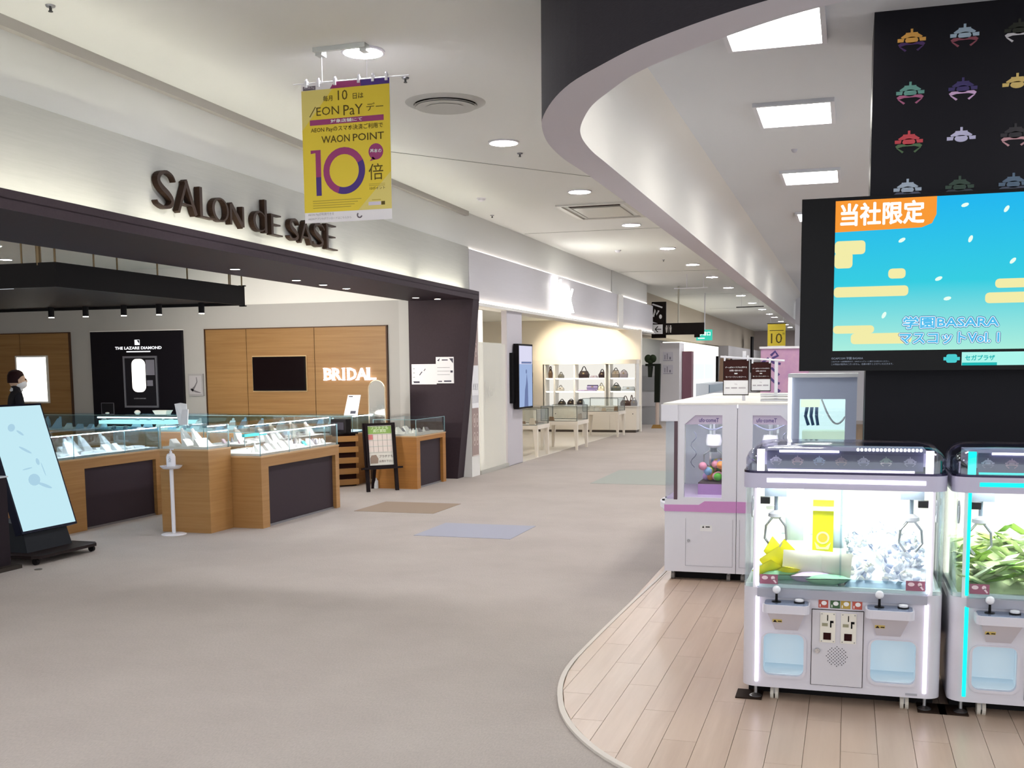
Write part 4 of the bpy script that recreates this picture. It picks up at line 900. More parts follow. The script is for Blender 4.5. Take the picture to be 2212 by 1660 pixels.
# shelf wall
CRM = mat('cream_laminate', 'e6ddd0', .5)
SHB = emit('shelf_back_glow', 'fbf7ee', .6)
t = thing('shelf_unit', 'wide cream back-lit display shelf at the rear of the pale shop', 'shelf', (-6.1, 25.7, 0))
obj('base_cabinet', MB().box(-7.38, -4.82, 25.50, 25.92, .06, .62), CRM, t)
obj('plinth', MB().box(-7.36, -4.84, 25.53, 25.92, 0, .06), mat('plinth_dark', '5a5048', .6), t)
for x in (-7.37, -6.735, -6.10, -5.465):
    d = obj('door', MB().box(x, x + .63, 25.488, 25.50, .07, .61), mat('cream_door', 'e9e1d5', .5), t); obj('keyhole', MB().cyl((x + .56, 25.488, .45), (x + .56, 25.482, .45), .012, n=8), DARKT, d)
obj('back_panel', MB().box(-7.12, -4.85, 25.90, 25.92, .64, 1.64), SHB, t)
obj('head_board', MB().box(-7.38, -4.82, 25.50, 25.92, 1.64, 1.74), CRM, t)
obj('worktop', MB().box(-7.40, -4.80, 25.46, 25.92, .62, .64), WHITE, t)
for x in (-7.38, -7.10, -6.86, -6.36, -5.60, -5.50, -4.86): obj('upright', MB().box(x, x + .03, 25.52, 25.90, .64, 1.64), WHITE, t)
obj('side_panel', MB().box(-7.38, -7.13, 25.50, 25.52, .64, 1.64), CRM, t)
for z in (.975, 1.29):
    for x0, x1 in ((-7.07, -6.86), (-6.83, -6.36), (-6.33, -5.60), (-5.47, -4.86)):
        s = obj('shelf', MB().box(x0, x1, 25.54, 25.90, z, z + .018), WHITE, t)
        obj('light_strip', MB().box(x0 + .02, x1 - .02, 25.525, 25.54, z - .012, z + .018), emit('shelf_strip', 'fffdf4', 1.8), s)
def bag(label, x0, x1, z0, z1, y, col, hfrac=.4, slouch=.12, dep=.12):
    t = thing('handbag', label, 'bag', ((x0 + x1) / 2, y, z0), 'bags in the pale shop')
    w = x1 - x0; h = (z1 - z0) * (1 - hfrac); s = w * slouch; xc = (x0 + x1) / 2
    lo = [(x0, y - dep / 2, z0), (x1, y - dep / 2, z0), (x1, y + dep / 2, z0), (x0, y + dep / 2, z0)]
    mi = [(x0 - .005, y - dep * .6, z0 + h * .5), (x1 + .005, y - dep * .6, z0 + h * .5), (x1 + .005, y + dep * .6, z0 + h * .5), (x0 - .005, y + dep * .6, z0 + h * .5)]
    hi = [(x0 + s, y - .02, z0 + h), (x1 - s, y - .02, z0 + h), (x1 - s, y + .02, z0 + h), (x0 + s, y + .02, z0 + h)]
    M = mat('bag_' + col, col, .5)
    obj('body', MB().hexa(lo, mi).hexa(mi, hi), M, t)
    if hfrac > .05:
        for dy in (-.02, .02):
            obj('handle', MB().tube([(xc - w * .27 + w * .54 * (i / 10), y + dy, z0 + h + (z1 - z0) * hfrac * sin(pi * i / 10) - .004) for i in range(11)], .007, 5), M, t)
    obj('flap', MB().box(xc - w * .1, xc + w * .1, y - dep * .62, y - dep * .5, z0 + h * .55, z0 + h * .75), mat('bag_metal', 'b9a98a', .3, .8), t)
    return t
Y = 25.70
bag('black tote bag on the top shelf of the pale shop', -6.26, -6.03, 1.308, 1.59, Y, '241c20', .4)
bag('slouched black bag with small handle on the top shelf', -5.77, -5.62, 1.308, 1.52, Y, '2b2228', .3, .2)
bag('taupe tote bag at the right of the top shelf', -5.44, -5.28, 1.308, 1.55, Y, '6e665f', .25)
bag('grey brown tote beside the taupe tote on the top shelf', -5.25, -5.08, 1.308, 1.50, Y, '7d7680', .15)
bag('grey black bag on the middle shelf at the right', -5.45, -5.25, .993, 1.19, Y, '4e5450', .25, .2)
bag('brown handbag with a round handle on the cabinet top', -5.21, -5.00, .64, .88, 25.58, '4a3430', .45)
bag('dark handbag behind the grey tote on the cabinet top', -5.0, -4.90, .64, .9, 25.58, '5a4038', .45)
bag('grey tote bag at the right end of the cabinet top', -4.95, -4.81, .64, .84, 25.52, '8c8b90', .3, .1, .08)
bag('slim brown hanging bag at the left of the shelves', -7.03, -6.94, 1.308, 1.6, Y, '5b4636', .2, .3, .06)
bag('small grey bag beside the slim brown bag', -6.78, -6.66, 1.308, 1.46, Y, '5f5f5c', .35)
bag('small pale grey bag on the middle shelf left', -6.8, -6.66, .993, 1.14, Y, 'b5b2ae', .35)
bag('low black bag on the cabinet top left', -6.78, -6.62, .64, .80, Y, '3a3533', .3)
bag('low dark brown bag on the cabinet top', -6.55, -6.39, .64, .80, Y, '30282a', .2)
bag('black bag at the foot of the middle bay', -6.30, -6.15, .64, .80, Y, '2c292c', .1)
bag('small grey pouch on the top shelf between black bags', -5.98, -5.82, 1.308, 1.365, Y, '8f8a9c', 0)
bag('lilac box bag on the middle shelf', -6.06, -5.80, 1.02, 1.14, Y, '7f76a0', 0, 0)
bag('pale purple clutch lying on the middle shelf', -6.28, -5.84, .993, 1.02, 25.66, 'a99cc4', 0, 0)
bag('pale cream tote on the middle shelf', -5.78, -5.65, .993, 1.19, Y, 'd6d2c2', .35)
bag('pale blue grey bag on the middle shelf right', -5.2, -4.9, .993, 1.1, Y, 'b9c3cc', .05, .05)
t = thing('framed_picture', 'small brown framed picture on the cream wall left of the shelves', 'picture', (-7.48, 25.94, 1.19))
obj('frame', MB().box(-7.57, -7.40, 25.93, 25.95, 1.18, 1.45), mat('brown_frame', '5a3a22', .5), t)
Flat(fr_front(-7.57, 25.93, 1.18)).poly([(.02, .03), (.15, .03), (.15, .12), (.09, .20), (.05, .14), (.02, .16)], .003).obj('print', mat('picture_gold', 'c79a5a', .6), t)
def case_table(label, x0, x1, y0, y1, zt, zc, items):
    t = thing('case_table', label, 'display table', ((x0 + x1) / 2, (y0 + y1) / 2, 0), 'glass case tables in the pale shop')
    obj('table_top', MB().box(x0, x1, y0, y1, zt - .07, zt), CRM, t)
    for x, sx in ((x0 + .05, 1), (x1 - .05, -1)):
        for y in (y0 + .05, y1 - .05):
            obj('leg', MB().hexa([(x - .02 - sx * .02, y - .02, 0), (x + .02 - sx * .02, y - .02, 0), (x + .02 - sx * .02, y + .02, 0), (x - .02 - sx * .02, y + .02, 0)], [(x - .04, y - .04, zt - .07), (x + .04, y - .04, zt - .07), (x + .04, y + .04, zt - .07), (x - .04, y + .04, zt - .07)]), CRM, t)
    a = .02
    for q in ((x0 + a, x1 - a, y0 + a, y0 + a + .006), (x0 + a, x1 - a, y1 - a - .006, y1 - a), (x0 + a, x0 + a + .006, y0 + a, y1 - a), (x1 - a - .006, x1 - a, y0 + a, y1 - a)): obj('glass_pane', MB().box(*q, zt, zc), GLASS, t)
    obj('glass_top', MB().box(x0 + a, x1 - a, y0 + a, y1 - a, zc, zc + .006), GLASS, t)
    m = MB()
    for x in (x0 + a, x1 - a):
        for y in (y0 + a, y1 - a): m.box(x - .006, x + .006, y - .006, y + .006, zt, zc + .008)
    for y in (y0 + a, y1 - a): m.box(x0 + a, x1 - a, y - .006, y + .006, zc, zc + .01).box(x0 + a, x1 - a, y - .006, y + .006, zt, zt + .012)
    obj('case_frame', m, mat('case_frame_grey', '6f716c', .4), t)
    rs = random.Random(len(label))
    for k in range(items):
        x = rs.uniform(x0 + .1, x1 - .1); y = rs.uniform(y0 + .1, y1 - .1); h = rs.uniform(.04, .12); c = rs.choice(['c9b49a', '8a6a4e', 'e6ddd0', 'efeae0', '3f3230'])
        o = obj('small_purse', MB().hexa([(x - .05, y - .03, zt), (x + .05, y - .03, zt), (x + .05, y + .03, zt), (x - .05, y + .03, zt)], [(x - .04, y - .012, zt + h), (x + .04, y - .012, zt + h), (x + .04, y + .012, zt + h), (x - .04, y + .012, zt + h)]), mat('purse_' + c, c, .5), loc=(x, y, zt))
        tag(o, 'small purse shown in the case of the ' + label, 'purse', 'purses in ' + label)
case_table('nearest glass case table', -5.75, -5.16, 18.1, 18.9, .56, .83, 3)
case_table('middle glass case table', -5.6, -4.86, 19.8, 20.7, .55, .83, 3)
case_table('far glass case table', -5.75, -4.9, 23.8, 24.6, .57, .86, 7)
for i, (x, y) in enumerate(((-6.6, 24.4), (-5.8, 24.4), (-7.6, 22), (-6.3, 19), (-7.6, 17.2), (-6.2, 21.4))):  # ceiling lamps added to wash the shelf wall in warm light
    s = thing('shop_lamp', 'added round lamp in the pale shop ceiling, %s of six' % ORD[i], 'light', (x, y, 2.72), 'added lamps in the pale shop ceiling')
    obj('ring', MB().lathe([(.09, 0), (.09, -.01), (.075, -.012), (.075, 0)], (x, y, 2.72), 20), PLASTW, s)
    obj('lens', MB().lathe([(.074, -.001), (.074, -.009), (.03, -.01)], (x, y, 2.72), 20), emit('pale_shop_lamp', 'ffedcf', 75), s)
    if i < 2:
        L = bpy.data.lights.new('bulb', 'SPOT'); L.energy = 110; L.spot_size = R(70); L.spot_blend = .7; L.color = (1, .88, .66); L.shadow_soft_size = .05
        lo = bpy.data.objects.new('bulb', L); COL.objects.link(lo); lo.parent = s; lo.location = (0, 0, -.06); lo.rotation_euler = Vector((0, 1.5, -.9)).to_track_quat('-Z', 'Y').to_euler()

# ================================================================ FAR CORRIDOR
SIGNB = mat('sign_black', '1d1512', .5)
t = thing('hanging_sign', 'long black overhead sign with a white left arrow and toilet symbol', 'sign', (-4.54, 30.2, 2.44))
obj('board', MB().box(-5.26, -3.83, 30.15, 30.22, 2.44, 2.76), SIGNB, t)
obj('pole', MB().cyl((-4.54, 30.19, 2.76), (-4.54, 30.19, 3.75), .025, n=10), mat('pole_pale', 'c9c4b4', .4), t)
obj('end_block', MB().box(-4.10, -3.95, 30.16, 30.21, 2.36, 2.44), SIGNB, t)
F = fr_front(-5.24, 30.15, 2.44)
Flat(F).rect(.0, .27, .03, .29, .003).obj('arrow_plate', PAPER, t)
Flat(F).rect(.06, .23, .15, .17, .006).line(.06, .16, .14, .24, .022, .006).line(.06, .16, .14, .08, .022, .006).obj('arrow', SIGNB, t)
f = Flat(F)
for u in (.38, .49): f.poly(ellipse(u, .24, .022, .024), .004).poly([(u - .03, .21), (u + .03, .21), (u + .015, .06), (u - .015, .06)], .004)
f.rect(.43, .437, .05, .26, .004).obj('pictogram', mat('sign_grey_white', 'cfc9c2', .6), t)
t = thing('shop_blade_sign', 'black projecting shop sign with white script at the end of the fascia', 'sign', (-5.1, 30.3, 2.4))
obj('board', MB().box(-5.30, -4.90, 30.26, 30.34, 2.36, 3.36), SIGNB, t)
F = fr_front(-5.30, 30.26, 2.4)
Flat(F).poly(ribbon([(.02, .90), (.30, .80)], .04), .004).poly(ribbon([(.02, .40), (.20, .34)], .035), .004).poly(ribbon([(.05, .55), (.10, .75), (.14, .60), (.20, .72)], .045), .004).poly(ellipse(.25, .55, .04, .06), .004).obj('script', PAPER, t)
t = thing('exit_sign', 'green illuminated emergency exit sign hanging under the ceiling', 'exit sign', (-4.18, 33, 2.34))
obj('box', MB().box(-4.42, -3.95, 32.98, 33.06, 2.34, 2.66), emit('exit_green', '35b39c', .9), t)
Flat(fr_front(-4.42, 32.98, 2.34)).text('非常口', .24, .14, w=.36, al='c', d=.004, bold=.02).rect(.05, .25, .05, .08, .004).obj('lettering', emit('exit_white', 'e9fff6', 1.1), t)
obj('hanger', MB().cyl((-4.18, 33.02, 2.66), (-4.18, 33.02, 3.75), .015, n=8), PLASTW, t)
t = thing('hanging_poster', 'small yellow 10 poster hanging far down the corridor', 'poster', (-2.26, 36, 2.13))
obj('sheet', MB().box(-2.54, -1.98, 36, 36.01, 2.13, 2.9), YEL, t)
F = fr_front(-2.54, 36, 2.13)
Flat(F).rect(.06, .5, .55, .57, .003).text('10', .28, .15, h=.32, al='c', d=.003).text('倍', .46, .42, h=.07, d=.003).obj('print', OLV, t)
Flat(F).rect(.0, .56, .0, .07, .003).obj('white_band', PAPER, t)
obj('rail', MB().cyl((-2.56, 36.0, 2.91), (-1.96, 36.0, 2.91), .012), BLACKM, t)
for x in (-2.45, -2.05): obj('wire', MB().cyl((x, 36.0, 2.91), (x, 36.0, 3.75), .004, n=5), PLASTW, t)
t = thing('poster_rail', 'empty white poster rail hanging by the round downlights', 'rail', (-3.6, 26.2, 3.5))
obj('bar', MB().cyl((-4.05, 26.2, 3.42), (-3.25, 26.2, 3.42), .012), PLASTW, t)
for x in (-3.75, -3.35): obj('rod', MB().cyl((x, 26.2, 3.42), (x, 26.2, 3.75), .008, n=6), PLASTW, t)
t = thing('poster_rail', 'thin black poster rail hanging far down the corridor', 'rail', (-2.9, 33, 3.3))
obj('bar', MB().cyl((-3.25, 33.0, 3.30), (-2.45, 33.0, 3.31), .014), BLACKM, t)
for x in (-3.1, -2.6): obj('wire', MB().cyl((x, 33.0, 3.3), (x, 33.0, 3.75), .004, n=5), PLASTW, t)
# white pillar with notices, display stand, lit shops beyond
p = struct('wall_left.013', MB().box(-5.19, -4.63, 31.0, 31.9, 0, 2.24), mat('far_pillar', 'e8e4e6', .6))
struct('wall_left.014', MB().box(-4.62, -4.35, 31.5, 31.9, 0, 2.0), mat('maroon_post', '7d5560', .6))
for i, z in enumerate((1.35, 1.72)):
    t = thing('pillar_notice', ('lower' if i == 0 else 'upper') + ' pale notice sheet on the far white pillar', 'notice', (-4.95, 30.99, z), 'notices on the far pillar')
    obj('sheet', MB().box(-5.1, -4.8, 30.99, 31.0, z, z + .26), mat('notice_lilac', 'dcd8e0', .7), t)
    f = Flat(fr_front(-5.1, 30.99, z)); f.rect(.02, .28, .01, .02).rect(.05, .07, .05, .18).rect(.12, .14, .05, .22).rect(.19, .23, .05, .12); f.obj('print', mat('notice_ink2', '8a8694', .7), t)
t = thing('display_stand', 'dark garment stand with a green topped head on a brown wooden foot', 'display stand', (-4.66, 27.5, 0))
obj('foot', MB().hexa([(-4.80, 27.4, 0), (-4.54, 27.4, 0), (-4.54, 27.6, 0), (-4.80, 27.6, 0)], [(-4.76, 27.44, .09), (-4.58, 27.44, .09), (-4.58, 27.56, .09), (-4.76, 27.56, .09)]), mat('wood_brown', '8f6a2e', .6), t)
obj('pole', MB().cyl((-4.66, 27.5, .08), (-4.66, 27.5, .68), .045, n=12), mat('pole_taupe', 'c7b4a8', .6), t)
obj('garment', MB().hexa([(-4.73, 27.44, .66), (-4.60, 27.44, .66), (-4.60, 27.56, .66), (-4.73, 27.56, .66)], [(-4.72, 27.42, 1.60), (-4.58, 27.42, 1.60), (-4.58, 27.58, 1.60), (-4.72, 27.58, 1.60)]).box(-4.96, -4.58, 27.43, 27.57, 1.58, 1.64), mat('garment_dark', '1b1f18', .7), t)
obj('sleeve', MB().cyl((-4.84, 27.5, 1.58), (-4.85, 27.5, 1.30), .07, .05, 10), mat('sleeve_dark', '2b2f27', .7), t)
obj('hat', MB().ball((-4.90, 27.5, 1.77), .095, 12, 8, (1, .8, 1.1)).ball((-4.78, 27.5, 1.77), .095, 12, 8, (1, .8, 1.1)).ball((-4.84, 27.5, 1.70), .08, 10, 6), mat('leaf_green_dark', '27311f', .7), t, smooth=True)
t = thing('grey_cabinet', 'grey wall cabinet behind the garment stand', 'cabinet', (-5.3, 29.2, .9))
obj('body', MB().box(-5.72, -5.0, 29.25, 29.48, 0, 1.62), mat('cabinet_grey', '9c9b9c', .5), t)
obj('door', MB().box(-5.70, -5.02, 29.235, 29.25, .92, 1.32), mat('cabinet_door', '8b8b8d', .5), t)
obj('drawer', MB().box(-5.70, -5.02, 29.235, 29.25, .5, .88), mat('cabinet_drawer', 'b4b2b4', .5), t)
t = thing('lit_kiosk', 'bright white lit shop kiosk far down the left side', 'kiosk', (-5.6, 40, 0))
KW = emit('kiosk_glow', 'fffbe9', 1.0); KW2 = emit('kiosk_wall_glow', 'f4f7f2', .8)
obj('head_sign', MB().box(-5.75, -5.15, 34.9, 45.2, 1.98, 2.36), KW, t)
obj('wall', MB().box(-5.75, -5.25, 34.9, 45.2, .0, 1.98), KW2, t)  # wall glows itself, the kiosk's light put into its colour
for y in (36.2, 39.0, 41.8): obj('screen', MB().box(-5.25, -5.22, y, y + 2.2, 1.1, 1.65), emit('kiosk_screen', 'e4f1f0', .75), t)
obj('machine', MB().box(-5.25, -4.8, 39.2, 44.4, 0, .95), mat('kiosk_machine', 'c9ccd6', .4), t)
obj('slot_bar', MB().box(-4.80, -4.77, 39.3, 44.3, .62, .9), mat('kiosk_dark', '7b8ea0', .4), t)
t = thing('hanging_garments', 'brown patterned clothes hanging in a far shop', 'clothes', (-5.0, 47, 0))
for k in range(4): obj('garment', MB().hexa([(-5.3, 46.2 + k * .9, .0), (-4.9, 46.2 + k * .9, .0), (-4.9, 46.7 + k * .9, .0), (-5.3, 46.7 + k * .9, .0)], [(-5.2, 46.3 + k * .9, 1.9), (-5.0, 46.3 + k * .9, 1.9), (-5.0, 46.6 + k * .9, 1.9), (-5.2, 46.6 + k * .9, 1.9)]), mat('garment_%d' % k, ['8a6f5c', '5c5148', 'a58a70', '3f3a38'][k], .8), t)
t = thing('far_shop_front', 'pale grey shop front at the far end of the left side', 'shop front', (-5.5, 58, 0))
obj('wall', MB().box(-5.75, -5.3, 50.5, 69.5, 0, 2.5), mat('far_shop_wall', 'c4bfc0', .6), t)
obj('black_post', MB().box(-5.3, -5.2, 62, 63, 1.2, 3.2), BLACKM, t)
# ================================================================ ARCADE
# square ceiling lamps; the right row is out of view, added for light
for i, (x0, y0) in enumerate(((-.73, 6.28), (-.71, 8.55), (-.69, 11.5), (-.68, 14.6), (-.68, 17.8), (1.7, 5.2), (1.7, 8.4), (1.7, 11.6), (-.68, 22), (1.7, 15))):
    lb = 'square recessed arcade ceiling lamp, %s' % (('nearest the camera, by the dark curved soffit', 'second away from the camera', 'third away from the camera', 'fourth, deeper in the arcade', 'fifth, deeper in the arcade', 'first of the hidden right row', 'second of the hidden right row', 'third of the hidden right row', 'sixth, deepest in the arcade', 'fourth of the hidden right row')[i])
    x1, y1 = x0 + .53, y0 + .72
    t = thing('square_ceiling_lamp', lb, 'light', ((x0 + x1) / 2, (y0 + y1) / 2, ZA), 'square lamps in the arcade ceiling')
    fz = lambda x, y, d=0: Vector((x, y, ZA - d))
    obj('frame', MB().plate([(x0 - .03, y0 - .03), (x1 + .03, y0 - .03), (x1 + .03, y1 + .03), (x0 - .03, y1 + .03)][::-1], [[(x0, y0), (x1, y0), (x1, y1), (x0, y1)]], fz, 0, .03), mat('lamp_frame', 'd6d8e0', .5), t)
    obj('diffuser', MB().box(x0, x1, y0, y1, ZA - .012, ZA - .002), emit('square_lamp_glow', 'fffaf0', SQLAMP), t)
t = thing('ceiling_sensor', 'tiny grey sensor on the arcade ceiling', 'sensor', (-.523, 10.41, ZA))
obj('dome', MB().lathe([(.03, 0), (.022, -.02), (.008, -.03)], (-.523, 10.41, ZA), 12), PLASTG, t, smooth=True)

# claw emblem (hat, band with oval, two jaws)
def emblem(F, cx, cy, s, top, jaw, parent, d=.003):
    P = lambda q: [(cx + a * s, cy + b * s) for a, b in q]
    m = Flat(F)
    m.poly(P([(-.045, .42), (.045, .42), (.045, .28), (.22, .28), (.22, .24), (.40, .12), (.36, .08), (-.36, .08), (-.40, .12), (-.22, .24), (-.22, .28), (-.045, .28)]), d)
    m.poly(P([(-.52, .07), (-.27, .07), (-.30, -.06), (-.52, -.06)]), d).poly(P([(.52, .07), (.27, .07), (.30, -.06), (.52, -.06)]), d)
    m.poly([(cx + x, cy + y) for x, y in ellipse(0, -.01 * s, .24 * s, .13 * s, 18)], d)
    m.obj('emblem_top', top, parent)
    if jaw:
        j = Flat(F)
        j.poly(P([(-.50, -.16), (-.40, -.09), (.40, -.09), (.50, -.16), (.44, -.24), (.22, -.18), (-.22, -.18), (-.44, -.24)]), d)
        j.poly(P([(-.46, -.24), (-.38, -.25), (-.18, -.38), (-.24, -.43)]), d).poly(P([(.46, -.24), (.38, -.25), (.18, -.38), (.24, -.43)]), d)
        j.obj('emblem_jaw', jaw, parent)
EMC = {}
def ec(h):
    if h not in EMC: EMC[h] = mat('emblem_' + h, h, .6)
    return EMC[h]

# ---- dark column with claw emblems
t = thing('arcade_column', 'black square column printed with rows of coloured claw emblems', 'column', (1.0, 6.9, 0))
obj('shaft', MB().box(.09, 1.95, 6.6, 7.25, 0, ZA), NAVY, t)
F = fr_front(0, 6.6, 0)
tops = [['d9a24e', '9fb3c4', '33352f'], ['5f9088', '3a3064', 'cbb06a'], ['c0454f', 'b9b6d6', '3c3a3e'], ['a9b6c8', '35493f', '54687f']]
jaws = [['4a2f63', '8a4a58', 'c9c6cc'], ['a65f82', 'c9a6cf', None], ['4f6a4a', None, 'b58a92'], ['555a70', '3a3f48', '4a5266']]
for r, z in enumerate((3.342, 3.058, 2.793, 2.53)):
    for c, x in enumerate((.289, .561, .834)):
        emblem(F, x, z, .142, ec(tops[r][c]), ec(jaws[r][c]) if jaws[r][c] else None, t)

# ---- big screen
t = thing('large_screen', 'large black framed screen with a turquoise advertisement and orange corner tag', 'screen', (.64, 6.45, 1.52))
x0, x1, z0, z1 = -.274, 1.55, 1.52, 2.478
obj('housing', MB().box(x0, x1, 6.402, 6.58, z0, z1), BLACK, t)
obj('rear_mount', MB().box(.15, 1.4, 6.58, 6.6, 1.7, 2.3), BLACKM, t)
def screenmat(name, c0, c1, s, zlo, zhi):
    m = emit(name, c0, s); n = m.node_tree; b = n.nodes['Principled BSDF']
    g = n.nodes.new('ShaderNodeNewGeometry'); sp = n.nodes.new('ShaderNodeSeparateXYZ'); mr = n.nodes.new('ShaderNodeMapRange')
    mr.inputs[1].default_value = zlo; mr.inputs[2].default_value = zhi; rp = n.nodes.new('ShaderNodeValToRGB')
    rp.color_ramp.elements[0].color = lin(c0); rp.color_ramp.elements[1].color = lin(c1)
    e = rp.color_ramp.elements.new(.45); e.color = lin('2fc8dc')
    n.links.new(g.outputs['Position'], sp.inputs[0]); n.links.new(sp.outputs[2], mr.inputs[0]); n.links.new(mr.outputs[0], rp.inputs[0]); n.links.new(rp.outputs[0], b.inputs['Emission Color'])
    b.inputs['Base Color'].default_value = (0, 0, 0, 1); b.inputs['Roughness'].default_value = .3
    return m
PX0, PX1, PZ0, PZ1 = -.093, 1.46, 1.632, 2.458
obj('picture', MB().box(PX0, PX1, 6.398, 6.402, PZ0, PZ1), screenmat('screen_turquoise', 'a6e8d8', '18b2ea', .68, PZ0, PZ1), t)
F = fr_front(0, 6.398, 0)
SX = lambda px: -.274 + (px - 1733) * .00237
SZ = lambda py: 2.476 - (py - 432) * .00258
cloud = emit('screen_cloud', 'e6e0a0', 0.73)
f = Flat(F)
for a, b, c, d in ((1804, 1878, 524, 553), (1806, 1850, 548, 582), (1930, 1968, 586, 607), (1803, 1975, 622, 644), (2160, 2420, 614, 633), (2140, 2380, 642, 664), (1802, 1902, 705, 722), (1850, 1985, 722, 745)):
    r = min(.02, abs(SZ(c) - SZ(d)) / 2 - .001); f.poly(rrect(max(SX(a), PX0), min(SX(b), PX1), SZ(d), SZ(c), r, 3), .0015)
f.each('cloud_shape', cloud, t)
f = Flat(F)
for px, py, a in ((2091, 460, .3), (2178, 472, 1), (1958, 527, .5), (2105, 530, 1.2), (2195, 578, .8), (2060, 652, .2), (1923, 684, 1.1), (2040, 610, .4)):
    f.poly([(SX(px) + (ex * cos(a) - ey * sin(a)), SZ(py) + ex * sin(a) + ey * cos(a)) for ex, ey in ellipse(0, 0, .02, .010, 10)], .002)
f.each('petal', emit('screen_petal', 'd8f4e2', 0.77), t)
Flat(F).poly([(PX0, SZ(505)), (SX(2000), SZ(502)), (SX(2022), SZ(494)), (SX(2031), SZ(476)), (SX(2031), PZ1), (PX0, PZ1)], .002).obj('orange_tag', emit('screen_orange', 'e08a2c', 0.82), t)
SW = emit('screen_white', 'f6fbfa', 0.82)
Flat(F).text('当社限定', SX(1822), SZ(492), w=SX(2004) - SX(1822), h=SZ(446) - SZ(492), d=.004, fat=.0035).obj('tag_lettering', SW, t)
for nm, fat, dd, mm in (('title_outline', .0085, .003, emit('screen_title_dark', '1d5f9c', 0.69)), ('title_edge', .005, .0045, SW), ('title_fill', .0022, .006, emit('screen_title_blue', '4fb0dc', 0.77))):
    Flat(F).text('学園BASARA', SX(1966), SZ(713), w=SX(2170) - SX(1966), h=SZ(689) - SZ(713), d=dd, fat=fat).text('マスコットVol. 1', SX(1959), SZ(746), w=SX(2172) - SX(1959), h=SZ(723) - SZ(746), d=dd, fat=fat).each(nm, mm, t)
F2 = fr_front(0, 6.402, 0); f = Flat(F2)
f.text('©CAPCOM 学園 BASARA', SX(1807), SZ(778), w=.17, d=.002).text('このポスターは店頭告知です。UFOキャッチャーに関するお知らせください。', SX(1807), SZ(784), w=.31, d=.002).text('この商品の販売はございません。在庫の限りとさせていただきます。', SX(1807), SZ(790), w=.33, d=.002)
f.obj('small_print', emit('screen_small', 'aab4c8', 0.43), t)
f = Flat(F2); f.poly(rrect(SX(2062), SX(2085), SZ(787), SZ(769), .01, 3), .003).rect(SX(2056), SX(2091), SZ(782), SZ(775), .003).obj('corner_emblem', emit('screen_teal_icon', '48c8cc', 0.69), t)
Flat(F2).rect(SX(2095), 1.46, SZ(793), SZ(765), .002).obj('corner_banner', emit('screen_banner', 'a8f0e6', 0.69), t)
Flat(F2).text('セガプラザ', SX(2102), SZ(783), w=.15, h=.03, d=.004, bold=.03).rect(SX(2096), SX(2170), SZ(793), SZ(787), .003).obj('banner_lettering', emit('screen_banner_teal', '17b3b0', 0.69), t)

